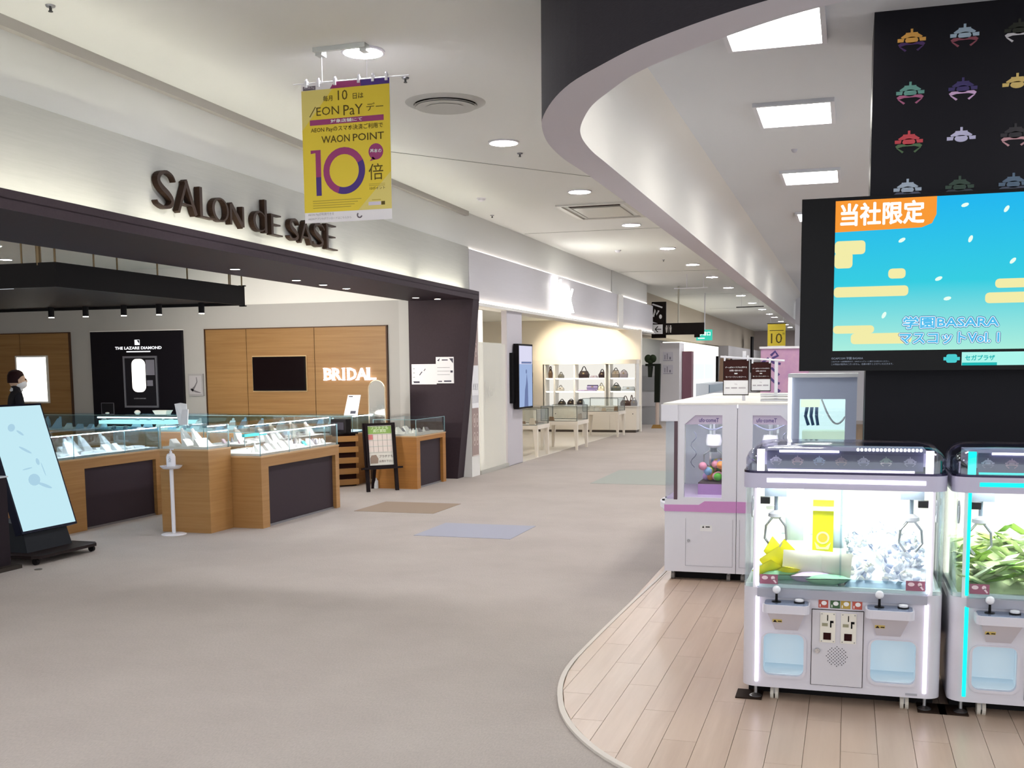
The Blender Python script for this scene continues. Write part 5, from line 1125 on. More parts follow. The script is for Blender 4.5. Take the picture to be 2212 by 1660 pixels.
# ---- twin claw machine
def claw_machine(label, X, Y0, hue, led, tint):
    t = thing('claw_machine', label, 'claw machine', (X, Y0 + .3, 0), 'white claw machines in front of the column')
    BODY = mat('machine_white', 'd6d3de', .35, coat=.3); BODYG = mat('machine_grey', 'a9a9b6', .35, .3)
    LED = emit('led_' + hue, led, tint); B = lambda *a: MB().box(X + a[0], X + a[1], Y0 + a[2], Y0 + a[3], a[4], a[5])
    F = fr_front(X, Y0, 0); D = .60; hw = .43
    foot = [(X + x, Y0 + y) for x, y in rrect(-hw, hw, 0, D, .065, 5)]
    def sub(pts): return pts
    rearp = [(X - hw, Y0 + .20), (X + hw, Y0 + .20), (X + hw, Y0 + D), (X - hw, Y0 + D)]
    doors = [(-.335, -.155), (.135, .325)]
    corner = lambda s: [(X + s * .365, Y0)] + [(X + s * (.365 + .065 * sin(a)), Y0 + .065 - .065 * cos(a)) for a in [pi / 2 * i / 6 for i in range(7)]] + [(X + s * hw, Y0 + .20), (X + s * .365, Y0 + .20)]
    m = MB().prism(rearp, .075, .50); m.prism(corner(-1), .075, .54); m.prism(corner(1), .075, .54)
    m.plate([(-.365, .075), (.365, .075), (.365, .50), (-.365, .50)], [rrect(a, b, .135, .33, .03)[::-1] for a, b in doors], F, -.02, 0)
    m.box(X - .365, X + .365, Y0 + .02, Y0 + .20, .075, .085)
    obj('lower_body', m, BODY, t, smooth=True)
    obj('ledge', B(-.365, .365, -.012, .20, .50, .54), BODYG, t)
    for a, b in doors:
        m = MB(); q = X
        m.box(q + a - .005, q + b + .005, Y0 + .15, Y0 + .16, .125, .34).box(q + a - .01, q + a, Y0 + .02, Y0 + .16, .125, .34).box(q + b, q + b + .01, Y0 + .02, Y0 + .16, .125, .34).box(q + a - .01, q + b + .01, Y0 + .02, Y0 + .16, .33, .34)
        m.hexa([(q + a, Y0 + .02, .125), (q + b, Y0 + .02, .125), (q + b, Y0 + .15, .125), (q + a, Y0 + .15, .125)], [(q + a, Y0 + .02, .138), (q + b, Y0 + .02, .138), (q + b, Y0 + .15, .165), (q + a, Y0 + .15, .165)])
        d = obj('prize_chute', m, mat('chute_pale_blue', 'd2e0e8', .4, emit='cfe0ea', es=.12), t)  # chute and flap glow faintly, light put into their colour
        obj('flap', MB().box(q + a + .002, q + b - .002, Y0 + .06, Y0 + .064, .175, .33), mat('chute_flap', 'c0d5e2', .25, emit='bfd6e4', es=.15), d)
        obj('surround', MB().plate(rrect(a - .012, b + .012, .122, .335, .04), [rrect(a, b, .135, .33, .03)[::-1]], F, 0, .006), BODY, t)
    # control shelves
    for a, b in ((-.335, -.13), (.107, .31)):
        xc = (a + b) / 2
        s = obj('control_shelf', MB().prism([(X + x, Y0 + y) for x, y in rrect(a, b, -.11, .02, .03)], .447, .485), BODY, t)
        obj('shelf_support', MB().hexa([(X + xc - .05, Y0 - .004, .35), (X + xc + .05, Y0 - .004, .35), (X + xc + .05, Y0, .35), (X + xc - .05, Y0, .35)], [(X + a + .02, Y0 - .09, .447), (X + b - .02, Y0 - .09, .447), (X + b - .02, Y0, .447), (X + a + .02, Y0, .447)]), mat('machine_support', 'cdc8d2', .4), s)
        obj('control_plate', MB().prism([(X + x, Y0 + y) for x, y in rrect(a + .008, b - .008, -.10, .0, .02)], .485, .488), mat('control_steel', '8e9ab4', .25, .6), s)
        jx = X + a + .058; jy = Y0 - .045
        j = obj('joystick', MB().lathe([(.022, .488), (.02, .492), (.006, .494), (.005, .53)], (jx, jy, 0), 14), BLACK, t, smooth=True)
        obj('ball', MB().ball((jx, jy, .543), .0185, 16, 10), PLASTW, j, smooth=True)
        k = obj('push_button', MB().lathe([(.024, .488), (.024, .493), (.02, .494)], (jx + .10, jy + .005, 0), 18), BLACK, t)
        obj('cap', MB().lathe([(.019, .494), (.019, .502), (.012, .504)], (jx + .10, jy + .005, 0), 18), PLASTW, k, smooth=True)
        w = Flat(frame((X + xc - .06, Y0 - .045, .395), (1, 0, 0), (0, -.55, .83), (0, -.83, -.55))); w.rect(0, .042, 0, .018, .003).obj('warning_sticker', mat('sticker_yellow', 'd8c070', .6), t)
        Flat(frame((X + xc - .06, Y0 - .045, .395), (1, 0, 0), (0, -.55, .83), (0, -.83, -.55))).poly([(.003, .003), (.019, .003), (.011, .016)], .005).rect(.024, .04, .006, .010, .005).obj('warning_print', DARKT, t)
    # service door
    obj('service_door', MB().plate([(-.12, .106), (.10, .106), (.10, .452), (-.12, .452)], [], F, 0, .006), mat('door_grey_white', 'd3d0d8', .4), t)
    m = MB()
    for a, b, c, d in ((-.123, -.12, .103, .455), (.10, .103, .103, .455), (-.123, .103, .103, .106), (-.123, .103, .452, .455)): m.box(X + a, X + b, Y0 - .002, Y0, c, d)
    obj('door_gap', m, DARKT, t)
    FD = fr_front(X, Y0 - .006, 0)
    for xa in (-.085, .005):
        p = obj('coin_plate', MB().plate([(xa, .305), (xa + .066, .305), (xa + .066, .442), (xa, .442)], [], FD, 0, .004), mat('coin_ivory', 'e9e4da', .5), t)
        f = Flat(fr_front(X, Y0 - .010, 0)); f.rect(xa + .03, xa + .034, .405, .432).rect(xa + .043, xa + .049, .375, .405).rect(xa + .043, xa + .058, .396, .406).obj('coin_slot', BLACK, p)
        Flat(fr_front(X, Y0 - .010, 0)).rect(xa + .015, xa + .048, .318, .350, .002).obj('counter_window', mat('counter_red_black', '2c0d10', .2), p)
        Flat(fr_front(X, Y0 - .010, 0)).rect(xa + .008, xa + .033, .380, .394, .002).obj('price_tag', mat('tag_khaki', '9a967c', .6), p)
        m = MB()
        for sx in (.007, .059):
            for sz in (.311, .436): m.ball((X + xa + sx, Y0 - .011, sz), .003, 6, 4)
        obj('screws', m, STEEL, p)
    m = MB()
    for i in range(-6, 7):
        for k in range(-6, 7):
            if i * i + k * k < 38 and (i + k) % 2 == 0: m.box(X - .01 + i * .0075 - .002, X - .01 + i * .0075 + .002, Y0 - .0075, Y0 - .006, .242 + k * .0075 - .002, .242 + k * .0075 + .002)
    obj('speaker_grille', m, mat('grille_dark', '4a464e', .6), t)
    obj('lock', MB().cyl((X - .095, Y0 - .006, .265), (X - .095, Y0 - .016, .265), .011, n=14), CHROME, t)
    for xa, cc in ((-.094, 'b9564c'), (-.043, '40623f'), (.002, 'b79a48'), (.052, 'c25a4e')):
        s = obj('play_sticker', MB().plate([(xa, .462), (xa + .042, .462), (xa + .042, .498), (xa, .498)], [], F, 0, .002), mat('sticker_' + cc, cc, .6), t)
        Flat(fr_front(X, Y0 - .002, 0)).poly(ellipse(xa + .024, .484, .012, .010, 12), .001).rect(xa + .005, xa + .009, .466, .478, .001).obj('sticker_print', PAPER, s)
    Flat(fr_front(X, Y0, 0)).rect(.285, .335, .085, .095, .002).obj('serial_plate', mat('plate_grey', 'a7a6b0', .4), t)
    # light strips
    for s in (-1, 1):
        obj('light_strip', MB().prism([(X + s * .364 + a, Y0 + b) for a, b in rrect(-.008, .008, -.008, .012, .006, 3)], .10, .50), LED, t)
        obj('light_strip', MB().prism([(X + s * .366 + a, Y0 + b) for a, b in rrect(-.007, .007, -.006, .012, .005, 3)], .55, 1.0), LED, t)
        obj('light_post', MB().prism([(X + s * .36 + a, Y0 + .03 + b) for a, b in rrect(-.016, .016, -.02, .012, .006, 3)], 1.075, 1.175), LED, t)
    obj('light_strip', MB().box(X - .33, X + .345, Y0 - .008, Y0 + .004, 1.028, 1.046), LED, t)
    # glass prize chamber
    for s in (-1, 1): obj('corner_post', MB().box(X + s * .376 - .01, X + s * .376 + .01, Y0 + .002, Y0 + .02, .54, 1.0), PLASTW, t)
    GM = glassmat('machine_glass', 'fafdfd', .1)
    obj('front_glass', B(-.36, .36, .006, .010, .545, 1.0), GM, t)
    for s in (-1, 1):
        cg = [(X + s * (.372 + .058 * sin(a)), Y0 + .064 - .058 * cos(a)) for a in [pi / 2 * i / 5 for i in range(6)]] + [(X + s * .430, Y0 + .50)]
        cg2 = [(x - s * .004, y + .003) for x, y in cg]
        obj('side_glass', MB().prism(cg + cg2[::-1], .54, 1.0), GM, t, smooth=True)
    obj('chamber_floor', B(-.42, .42, .02, .56, .54, .556), mat('chamber_floor', 'dfeef0', .3), t)
    obj('chamber_back', B(-.42, .42, .50, .56, .556, 1.0), emit('chamber_glow', 'fbfde8', 1.0), t)
    fb = Flat(fr_front(X, Y0 + .499, 0))
    for i in range(5):
        for k in range(3): fb.poly(ellipse(-.28 + i * .14, .72 + k * .10, .012, .004, 8), .001)
    fb.obj('back_print', mat('back_print', 'b9c6cc', .6), t)
    obj('divider', B(-.008, .0, .03, .5, .556, 1.0), GLASSB, t)
    obj('chamber_light', B(-.34, .34, .06, .46, .996, 1.0), emit('chamber_lamp', 'fffff4', 8.0), t)
    obj('rear_body', B(-.43, .43, .56, D, .50, 1.07), BODY, t)
    band = [(X + x, Y0 + y) for x, y in rrect(-.437, .437, -.006, D + .006, .07, 5)]
    obj('upper_band', MB().prism(band, 1.0, 1.068), mat('band_lilac', 'c3bfd6', .35), t, smooth=True)
    obj('chrome_line', MB().prism([(x, y) for x, y in band], 1.068, 1.078), mat('dark_chrome', '3a3550', .2, .6), t)
    # rounded clear canopy over a dark emblem panel
    prof = [(0, 1.078), (0, 1.13), (.012, 1.16), (.035, 1.182), (.07, 1.19)]
    m = MB()
    loops = [[(X + x, Y0 + y) for x, y in rrect(-.43 + d, .43 - d, .0 + d, D - d, .075, 5)] for d, z in prof]; n = len(loops[0])
    m.v = [(x, y, prof[i][1]) for i, lp in enumerate(loops) for x, y in lp]
    m.f = [(i * n + k, i * n + (k + 1) % n, (i + 1) * n + (k + 1) % n, (i + 1) * n + k) for i in range(len(prof) - 1) for k in range(n)] + [tuple(range((len(prof) - 1) * n, len(prof) * n))]
    obj('canopy', m, glassmat('canopy_plastic', 'e6e6f2', .5, .08), t, smooth=True)
    obj('emblem_panel', B(-.335, .335, .05, .06, 1.082, 1.168), mat('panel_slate', '4d5170', .4), t)
    FE_ = fr_front(X, Y0 + .05, 0)
    for i, xx in enumerate((-.295, -.20, -.105, -.01, .085, .18, .28)):
        emblem(FE_, xx, 1.125, .05, ec(['cfd0e0', 'b9a8b8', 'b9cfe0', '9b8f9c', 'c6cad8', '9fb8b0', 'b9bccc'][i]), ec(['8f8aa0', 'c3a0a8', '7f92b8', 'a08c8c', '9fa3c0', 'd9d6d0', 'a7a9bd'][i]), t, .002)
    Flat(FE_).rect(-.33, .30, 1.076, 1.084, .004).obj('reflector', LED, t)
    m = MB()
    for k in range(17): m.ball((X + .06 + k * .0165, Y0 + .05, 1.176), .006, 8, 5, (1, 1, 1.2))
    obj('bulb_row', m, emit('bulb_glow', 'fff8ee', 5), t)
    obj('tube_lamp', MB().cyl((X - .28, Y0 + .045, 1.166), (X - .02, Y0 + .045, 1.166), .005), emit('tube_glow', 'f6f0ff', 4), t)
    obj('canopy_top_inner', B(-.36, .36, .09, D - .08, 1.10, 1.16), mat('canopy_inner', 'c3c6dc', .5), t)
    # crane heads
    for s in (-1, 1):
        cxx = X + s * .30; cy = Y0 + .20
        c = obj('crane', MB().box(cxx - .05, cxx + .05, cy - .05, cy + .05, .945, .996).cyl((cxx, cy, .945), (cxx, cy, .87), .009), mat('crane_grey', '8e9aac', .35, .3), t)
        obj('crane_head', MB().lathe([(.012, .875), (.034, .86), (.036, .845), (.012, .835)], (cxx, cy, 0), 14), PLASTG, c, smooth=True)
        for sd in (-1, 1): obj('claw_arm', MB().tube([(cxx + sd * .012, cy, .845), (cxx + sd * .045, cy, .80), (cxx + sd * .05, cy, .74), (cxx + sd * .02, cy, .70)], .006, 6), STEEL, c)
        obj('camera_box', MB().box(X + s * .34 - .022, X + s * .34 + .022, Y0 + .025, Y0 + .06, .925, .955), BLACK, t)
        obj('cable', MB().tube([(X + s * .40, Y0 + .1 + .04 * sin(a), .95 - .06 * (1 - cos(a)) * .8) for a in [i * pi / 6 for i in range(13)]], .004, 5), PLASTG, t)
        st = obj('instruction_sticker', MB().plate([(s * .315 - .04, .558), (s * .315 + .04, .558), (s * .315 + .04, .602), (s * .315 - .04, .602)], [], fr_front(X, Y0 + .006, 0), 0, .002), mat('sticker_mauve', '9a5f74', .6), t)
        Flat(fr_front(X, Y0 + .004, 0)).poly(ellipse(s * .315 - .018, .587, .014, .009, 12), .001).poly(ellipse(s * .315 + .018, .587, .009, .009, 12), .001).poly([(s * .315 + .014, .58), (s * .315 + .03, .562), (s * .315 + .035, .566), (s * .315 + .022, .584)], .001).obj('sticker_print', mat('print_pale_pink', 'e9d0d8', .6), st)
    # wheels, feet and anti-slip boards
    for s in (-1, 1):
        wx = X + s * .285
        w = obj('caster', MB().cyl((wx - .018, Y0 + .07, .034), (wx - .003, Y0 + .07, .034), .034, n=18).cyl((wx + .003, Y0 + .07, .034), (wx + .018, Y0 + .07, .034), .034, n=18), mat('caster_ivory', 'cfc9c0', .5), t)
        obj('fork', MB().box(wx - .003, wx + .003, Y0 + .05, Y0 + .1, .03, .085), STEEL, w)
        wx2 = X + s * .285
        obj('caster', MB().cyl((wx2 - .018, Y0 + .52, .034), (wx2 + .018, Y0 + .52, .034), .034, n=16), mat('caster_ivory', 'cfc9c0', .5), t)
        obj('levelling_foot', MB().lathe([(.03, .012), (.03, .018), (.008, .03), (.007, .08)], (X + s * .37, Y0 + .05, 0), 12), STEEL, t)
        obj('anti_slip_board', MB().box(X + s * .40 - .06, X + s * .40 + .06, Y0 - .0, Y0 + .14, .010, .016), mat('board_dark', '2a1d16', .7), t)
    obj('undertray', B(-.41, .41, .14, .58, .012, .075), BLACKM, t)  # black box added for the deep shade under the machine
    return t
claw_machine('white twin claw machine with lilac light strips and a pile of tiny white packets', -.0155, 5.0, 'lilac', 'f6ebff', 2.2)
claw_machine('white claw machine with turquoise light strips and green snack packets, cut by the right edge', .875, 5.0, 'teal', '12dcc8', 1.2)

# ---- prizes
def pillow(w, h, d, n=6):
    m = MB(); vs = []; fs = []
    for s in (1, -1):
        for j in range(n + 1):
            for i in range(n + 1):
                u = i / n; v = j / n; b = (sin(pi * u) * sin(pi * v)) ** .45 if 0 < i < n and 0 < j < n else .06
                vs.append(((u - .5) * w, s * b * d / 2, (v - .5) * h))
    k = (n + 1) ** 2
    for s in (0, 1):
        for j in range(n):
            for i in range(n):
                q = (s * k + j * (n + 1) + i, s * k + j * (n + 1) + i + 1, s * k + (j + 1) * (n + 1) + i + 1, s * k + (j + 1) * (n + 1) + i)
                fs.append(q if s == 0 else q[::-1])
    return m.add(vs, fs)
def inst(name, me, loc, rot, label, cat, group):
    o = bpy.data.objects.new(name, me); COL.objects.link(o); o.location = loc; o.rotation_euler = rot; return tag(o, label, cat, group)
rs = random.Random(11)
X, Y0 = -.0155, 5.0
def with_mat(me, m): c = me.copy(); c.materials.append(m); return c
pk = mesh('candy_packet', pillow(.030, .021, .012, 3), True)
pkm = [with_mat(pk, mat('packet_%s' % c, c, .45)) for c in ('eceef4', 'dfe3f0', 'b9bfd6', 'f4f2ea', '9aa3c2')]
n = 0
while n < 240:
    u = rs.random(); v = rs.random() ** .8
    top = .58 + .20 * min(1, v * 1.3) * (1 - .35 * (2 * u - 1) ** 2)
    x = X + .02 + u * .34; y = Y0 + .05 + v * .40; z = top + rs.uniform(-.012, .012)
    ci = rs.choice((0, 0, 0, 1, 1, 2, 3, 3, 4)); row = ('front', 'middle', 'back')[min(2, int(v * 3))] + ' ' + ('left', 'centre', 'right')[min(2, int(u * 3))]
    inst('candy_packet', pkm[ci], (x, y, z), (rs.uniform(-1.2, 1.2), rs.uniform(-1.2, 1.2), rs.uniform(0, 6)), 'tiny %s wrapped packet in the %s of the heap in the lilac-lit machine' % (('white', 'bluish white', 'lavender', 'cream', 'slate blue')[ci], row), 'packet', 'heap of tiny packets in the lilac-lit machine'); n += 1
o = obj('packet_bed', MB().hexa([(X + .015, Y0 + .04, .557), (X + .40, Y0 + .04, .557), (X + .40, Y0 + .48, .557), (X + .015, Y0 + .48, .557)], [(X + .03, Y0 + .06, .575), (X + .38, Y0 + .06, .575), (X + .38, Y0 + .48, .77), (X + .03, Y0 + .48, .77)]), mat('bed_pale', 'd9dcea', .6), loc=(X + .2, Y0 + .25, .557)); tag(o, 'pale sloping prize bed under the tiny packets', 'prize bed')
t = thing('prize_tray', 'low clear prize tray at the foot of the tiny packets', 'tray', (X + .19, Y0 + .05, .557))
obj('front_wall', MB().box(X + .02, X + .36, Y0 + .035, Y0 + .039, .557, .59), GLASSB, t)
YP = mat('lemon_pack', 'f2ea1e', .4); YP2 = mat('lemon_pale', 'f3efb0', .45)
lem = mesh('lemon_pack', pillow(.085, .11, .03), True); lem1 = with_mat(lem, YP); lem2 = with_mat(lem, mat('pouch_white', 'eef2ee', .35))
t = thing('snack_box', 'tall bright yellow snack card with a lemon picture in the left compartment', 'snack', (X - .085, Y0 + .33, .556))
obj('card', MB().box(X - .135, X - .04, Y0 + .30, Y0 + .32, .60, .915), YP, t)
F = fr_front(X, Y0 + .30, 0)
Flat(F).poly(ellipse(-.0875, .735, .022, .022), .003).obj('lemon_picture', mat('lemon_gold', 'f0c23c', .5), t)
Flat(F).ring(-.0875, .735, .022, .03, .004).poly([(-.125, .715), (-.10, .69), (-.075, .69), (-.05, .715), (-.06, .68), (-.115, .68)], .003).obj('lemon_outline', YP2, t)
obj('foot', MB().box(X - .13, X - .045, Y0 + .30, Y0 + .40, .556, .60), mat('pouch_white', 'eef2ee', .35), t)
t = thing('prize_shelf', 'clear shelf bar across the left compartment', 'shelf', (X - .19, Y0 + .3, .875))
obj('bar', MB().box(X - .35, X - .01, Y0 + .27, Y0 + .295, .868, .885), mat('shelf_clear', 'f4f6ee', .3), t)
for i, (x, y, z, rx, ry, rz) in enumerate(((-.30, .10, .655, .3, .9, .5), (-.34, .15, .625, .5, -.8, 1.2), (-.25, .14, .62, .6, 1.3, .2), (-.31, .2, .685, .2, -.9, .8), (-.24, .08, .605, 1.1, .2, .4), (-.33, .08, .615, .9, .5, .9), (-.26, .2, .67, .1, .7, -.4))):
    inst('lemon_pack', lem1, (X + x, Y0 + y, z), (rx, ry, rz), 'crumpled bright yellow snack bag heaped at the left of the lilac-lit machine', 'snack bag', 'yellow snack bags')
bigp = mesh('snack_pouch', pillow(.20, .11, .05), True); bp1 = with_mat(bigp, mat('pouch_cream', 'd9d4c6', .4))
for x, y, z, rz, lb in ((-.16, .10, .645, .05, 'left'), (-.055, .11, .645, -.1, 'right')):
    inst('snack_pouch', bp1, (X + x, Y0 + y, z), (-.25, .05, rz), 'cream pillow pouch lying in the left compartment, the %s of two' % lb, 'snack pouch', 'cream pillow pouches')
gp = with_mat(bigp, mat('pouch_green', '8fc6a6', .45)); gp2 = with_mat(bigp, mat('pouch_lilac', 'cdb8d8', .45))
for x, y, z, me, lb in ((-.26, .09, .585, gp, 'green snack pouch lying at the left bottom of the left compartment'), (-.13, .08, .585, gp2, 'lilac snack pouch under the cream pouches'), (-.06, .06, .58, gp, 'green snack pouch under the right cream pouch')):
    inst('snack_pouch', me, (X + x, Y0 + y, z), (1.35, .0, .2), lb, 'snack pouch', None)
cl = with_mat(lem, mat('pouch_clear', 'cdd9de', .25))
for x, y, z, lb in ((-.20, .32, .77, 'left of the yellow card'), (-.015, .32, .74, 'right of the yellow card'), (-.20, .33, .94, 'above the clear shelf bar')):
    inst('clear_pouch', cl, (X + x - .02, Y0 + y, z), (0, 0, 0), 'silvery clear pouch hanging ' + lb, 'pouch', None)
lb_ = obj('pouch_bed', MB().hexa([(X - .40, Y0 + .04, .557), (X - .012, Y0 + .04, .557), (X - .012, Y0 + .48, .557), (X - .40, Y0 + .48, .557)], [(X - .40, Y0 + .08, .57), (X - .012, Y0 + .08, .57), (X - .012, Y0 + .28, .60), (X - .40, Y0 + .28, .60)]), mat('bed_green', 'b9d2cc', .6), loc=(X - .2, Y0 + .25, .557)); tag(lb_, 'pale green sloping prize bed under the pouches', 'prize bed')
X2 = .875
st = mesh('snack_stick', pillow(.035, .17, .018, 4), True); stm = [with_mat(st, mat('stick_%s' % c, c, .45)) for c in ('9fbf5a', 'd9e6b4', '6f9a3a', 'eef2d8', 'c3d6a0')]
for k in range(70):
    u = rs.random(); v = rs.random(); x = X2 - .38 + u * .42; y = Y0 + .05 + v * .40; z = .60 + .16 * v + rs.uniform(-.015, .02)
    ci = rs.randrange(5)
    inst('snack_stick', stm[ci], (x, y, z), (rs.uniform(.9, 1.7), rs.uniform(-.5, .5), rs.choice((-1, 1)) * rs.uniform(.3, 1.1)), 'long %s snack stick in the %s of the heap in the turquoise-lit machine' % (('leaf green', 'pale green', 'dark green', 'whitish', 'sage green')[ci], ('front', 'middle', 'back')[min(2, int(v * 3))]), 'snack stick', 'green snack sticks in the turquoise-lit machine')
o = obj('stick_bed', MB().hexa([(X2 - .40, Y0 + .04, .557), (X2 + .40, Y0 + .04, .557), (X2 + .40, Y0 + .48, .557), (X2 - .40, Y0 + .48, .557)], [(X2 - .40, Y0 + .06, .575), (X2 + .40, Y0 + .06, .575), (X2 + .40, Y0 + .48, .73), (X2 - .40, Y0 + .48, .73)]), mat('bed_stick', 'b7c79a', .6), loc=(X2, Y0 + .25, .557)); tag(o, 'pale green prize bed in the turquoise-lit machine', 'prize bed')

# ---- white and pink back-to-back crane cabinet
PINK = mat('cabinet_pink', 'd08fca', .4); CABW = mat('cabinet_white', 'e4e3ec', .4)
def pink_machine(label, Y1, full):
    xl, xm, D = -1.255, -.745, .98
    t = thing('crane_cabinet', label, 'claw machine', (xm, Y1 + D / 2, 0), 'white and pink crane cabinets')
    F = fr_front(0, Y1, 0)
    zt = 1.282
    for s in (1, -1):
        mx = lambda x: x if s == 1 else 2 * xm - x
        o_ = lambda pts: [(mx(a), b) for a, b in pts][::s]
        hole = [(-1.118, .617), (-.85, .617), (-.85, 1.208), (-1.04, 1.208), (-1.118, 1.14)]
        if full:
            obj('front_panel', MB().plate(o_([(-1.165, .60), (xm - .002, .60), (xm - .002, zt), (-1.165, zt)]), [o_(hole)[::-1]], F, -.02, 0), CABW, t)
            obj('header', MB().plate(o_([(-1.118, 1.14), (-.85, 1.146), (-.85, 1.208), (-1.04, 1.208)]), [], F, -.018, -.010), mat('header_lilac', 'cfc3da', .4), t)
            Flat(fr_front(0, Y1 + .010, 0)).text('ufo·comeT', mx(-.945), 1.158, w=.14, h=.03, al='c', d=.002, bold=.02).obj('logo', mat('logo_violet', '6a5a94', .5), t)
            obj('window_glass', MB().plate(o_(hole), [], F, -.02, -.017), GLASS, t)
            obj('corner_glass', MB().box(*sorted((mx(-1.25), mx(-1.172))), Y1 + .002, Y1 + .008, .60, 1.16), GLASS, t)
            obj('corner_trim', MB().box(*sorted((mx(-1.19), mx(-1.165))), Y1 - .004, Y1 + .02, .60, 1.165), mat('trim_dark_plum', '5c4650', .4), t)
        else:
            obj('front_panel', MB().plate(o_([(-1.165, .60), (xm - .002, .60), (xm - .002, zt), (-1.165, zt)]), [], F, -.02, 0), CABW, t)
        obj('side_glass', MB().box(*sorted((mx(-1.252), mx(-1.246))), Y1 + .01, Y1 + D - .02, .60, 1.16), GLASS, t)
        obj('cap', MB().box(*sorted((mx(-1.285), mx(-1.165))), Y1 - .004, Y1 + D, 1.165, zt), CABW, t)
        obj('control_tray', MB().prism([(mx(-1.255) , Y1 + .12)] + [(mx(-1.255 - .09 * sin(a)), Y1 + .42 - .30 * cos(a)) for a in [pi * i / 10 for i in range(11)]], .515, .555), CABW, t)
        obj('tray_bowl', MB().hexa([(mx(-1.255), Y1 + .2, .46), (mx(-1.30), Y1 + .3, .46), (mx(-1.30), Y1 + .55, .46), (mx(-1.255), Y1 + .62, .46)], [(mx(-1.255), Y1 + .13, .515), (mx(-1.335), Y1 + .3, .515), (mx(-1.335), Y1 + .55, .515), (mx(-1.255), Y1 + .7, .515)]), CABW, t)
        obj('tray_buttons', MB().cyl((mx(-1.30), Y1 + .3, .555), (mx(-1.30), Y1 + .3, .565), .025).cyl((mx(-1.30), Y1 + .45, .555), (mx(-1.30), Y1 + .45, .565), .025), BLACK, t)
        obj('stripe', MB().plate(o_([(xl, .514), (xm - .001, .514), (xm - .001, .594), (-.97, .592), (-1.01, .565), (xl, .561)]), [], F, 0, .004), PINK, t)
        obj('stripe_side', MB().box(*sorted((mx(xl - .004), mx(xl))), Y1, Y1 + D, .514, .561), PINK, t)
        obj('lower_body', MB().box(*sorted((mx(xl), mx(xm - .002))), Y1, Y1 + D, .074, .60), CABW, t)
        if full:
            m = MB()
            for a, b, c, d in ((-1.105, -1.103, .12, .465), (-.77, -.768, .12, .465), (-1.105, -.768, .12, .122)): m.box(*sorted((mx(a), mx(b))), Y1 - .002, Y1, c, d)
            obj('door_gap', m, mat('gap_grey', 'a9a8b2', .5), t)
            obj('lock', MB().cyl((mx(-1.082), Y1, .303), (mx(-1.082), Y1 - .01, .303), .010, n=12), STEEL, t)
            Flat(F).rect(mx(-1.0) - (.0 if s == 1 else .085), mx(-1.0) + (.085 if s == 1 else 0), .375, .42, .002).obj('warning_label', PAPER, t)
            Flat(fr_front(0, Y1 - .002, 0)).poly([(mx(-.985), .40), (mx(-.97), .40), (mx(-.9775), .415)], .002).rect(*sorted((mx(-.96), mx(-.93))), .403, .410, .002).obj('warning_print', DARKT, t)
        obj('chamber_floor', MB().box(*sorted((mx(-1.245), mx(xm - .01))), Y1 + .03, Y1 + D - .03, .60, .612), mat('chamber_lilac', 'c9b6d8', .5), t)
        obj('prize_bed', MB().box(*sorted((mx(-1.05), mx(xm - .02))), Y1 + .25, Y1 + D - .05, .612, .70), mat('bed_dark', '4a3a40', .6), t)
        obj('bed_front', MB().box(*sorted((mx(-1.05), mx(xm - .02))), Y1 + .24, Y1 + .25, .612, .69), mat('bed_mauve', 'b48ac0', .5), t)
        if full:
            cx = mx(-.95); cy = Y1 + .35
            c = obj('crane', MB().lathe([(.05, 1.05), (.06, 1.0), (.055, .97), (.02, .95)], (cx, cy, 0), 16), PLASTW, t, smooth=True)
            obj('crane_pole', MB().cyl((cx, cy, 1.05), (cx, cy, 1.26), .015), STEEL, c)
            obj('crane_motor', MB().cyl((cx, cy, .95), (cx, cy, .92), .025), mat('motor_dark', '3c3a46', .4), c)
            for sd in (-1, 1): obj('claw_arm', MB().tube([(cx + sd * .02, cy, .94), (cx + sd * .07, cy, .90), (cx + sd * .07, cy, .84), (cx + sd * .03, cy, .80)], .007, 6), STEEL, c)
            obj('cable', MB().tube([(cx - .12 + .24 * i / 10, cy - .08, 1.14 - .05 * sin(pi * i / 10)) for i in range(11)], .006, 6), mat('cable_grey', '6f7288', .4), t)
            obj('cable', MB().tube([(mx(-1.09) + (.02 + .02 * sin(i)) * s, Y1 + .15, 1.08 - i * .02) for i in range(14)], .004, 5), mat('cable_grey', '6f7288', .4), t)
            obj('inner_post', MB().box(*sorted((mx(-1.0), mx(-.985))), Y1 + .5, Y1 + .52, .70, 1.2), CHROME, t)
    obj('mid_wall', MB().box(xm - .01, xm + .01, Y1 + .02, Y1 + D - .02, .60, 1.26), CABW, t)
    obj('back_panel', MB().box(-1.245, -.245, Y1 + D - .03, Y1 + D - .02, .60, 1.26), mat('back_silver', 'c7c9d6', .3), t)
    obj('top', MB().box(-1.27, -.22, Y1 - .002, Y1 + D, zt, zt + .012), mat('cabinet_top', 'efece6', .4), t)
    obj('chamber_lamp', MB().box(-1.15, -.34, Y1 + .08, Y1 + .14, 1.262, 1.275), emit('cabinet_lamp', 'fdf8ff', 16), t)
    for x in (-1.20, -.80, -.70, -.30):
        w = obj('caster', MB().cyl((x - .012, Y1 + .06, .034), (x + .012, Y1 + .06, .034), .027, n=14), mat('caster_grey', '8a8684', .5), t); obj('fork', MB().box(x - .004, x + .004, Y1 + .05, Y1 + .08, .034, .074), STEEL, w)
    obj('undertray', MB().box(-1.22, -.28, Y1 + .10, Y1 + D - .05, .012, .074), BLACKM, t)  # black box stands in for the dark gap below the cabinet
    return t
pink_machine('nearest white crane cabinet with a pink stripe and coloured balls', 7.75, True)
pink_machine('second white crane cabinet with a pink stripe, behind the nearest', 8.78, False)
pink_machine('third white crane cabinet with a pink stripe, farthest of the row', 9.81, False)
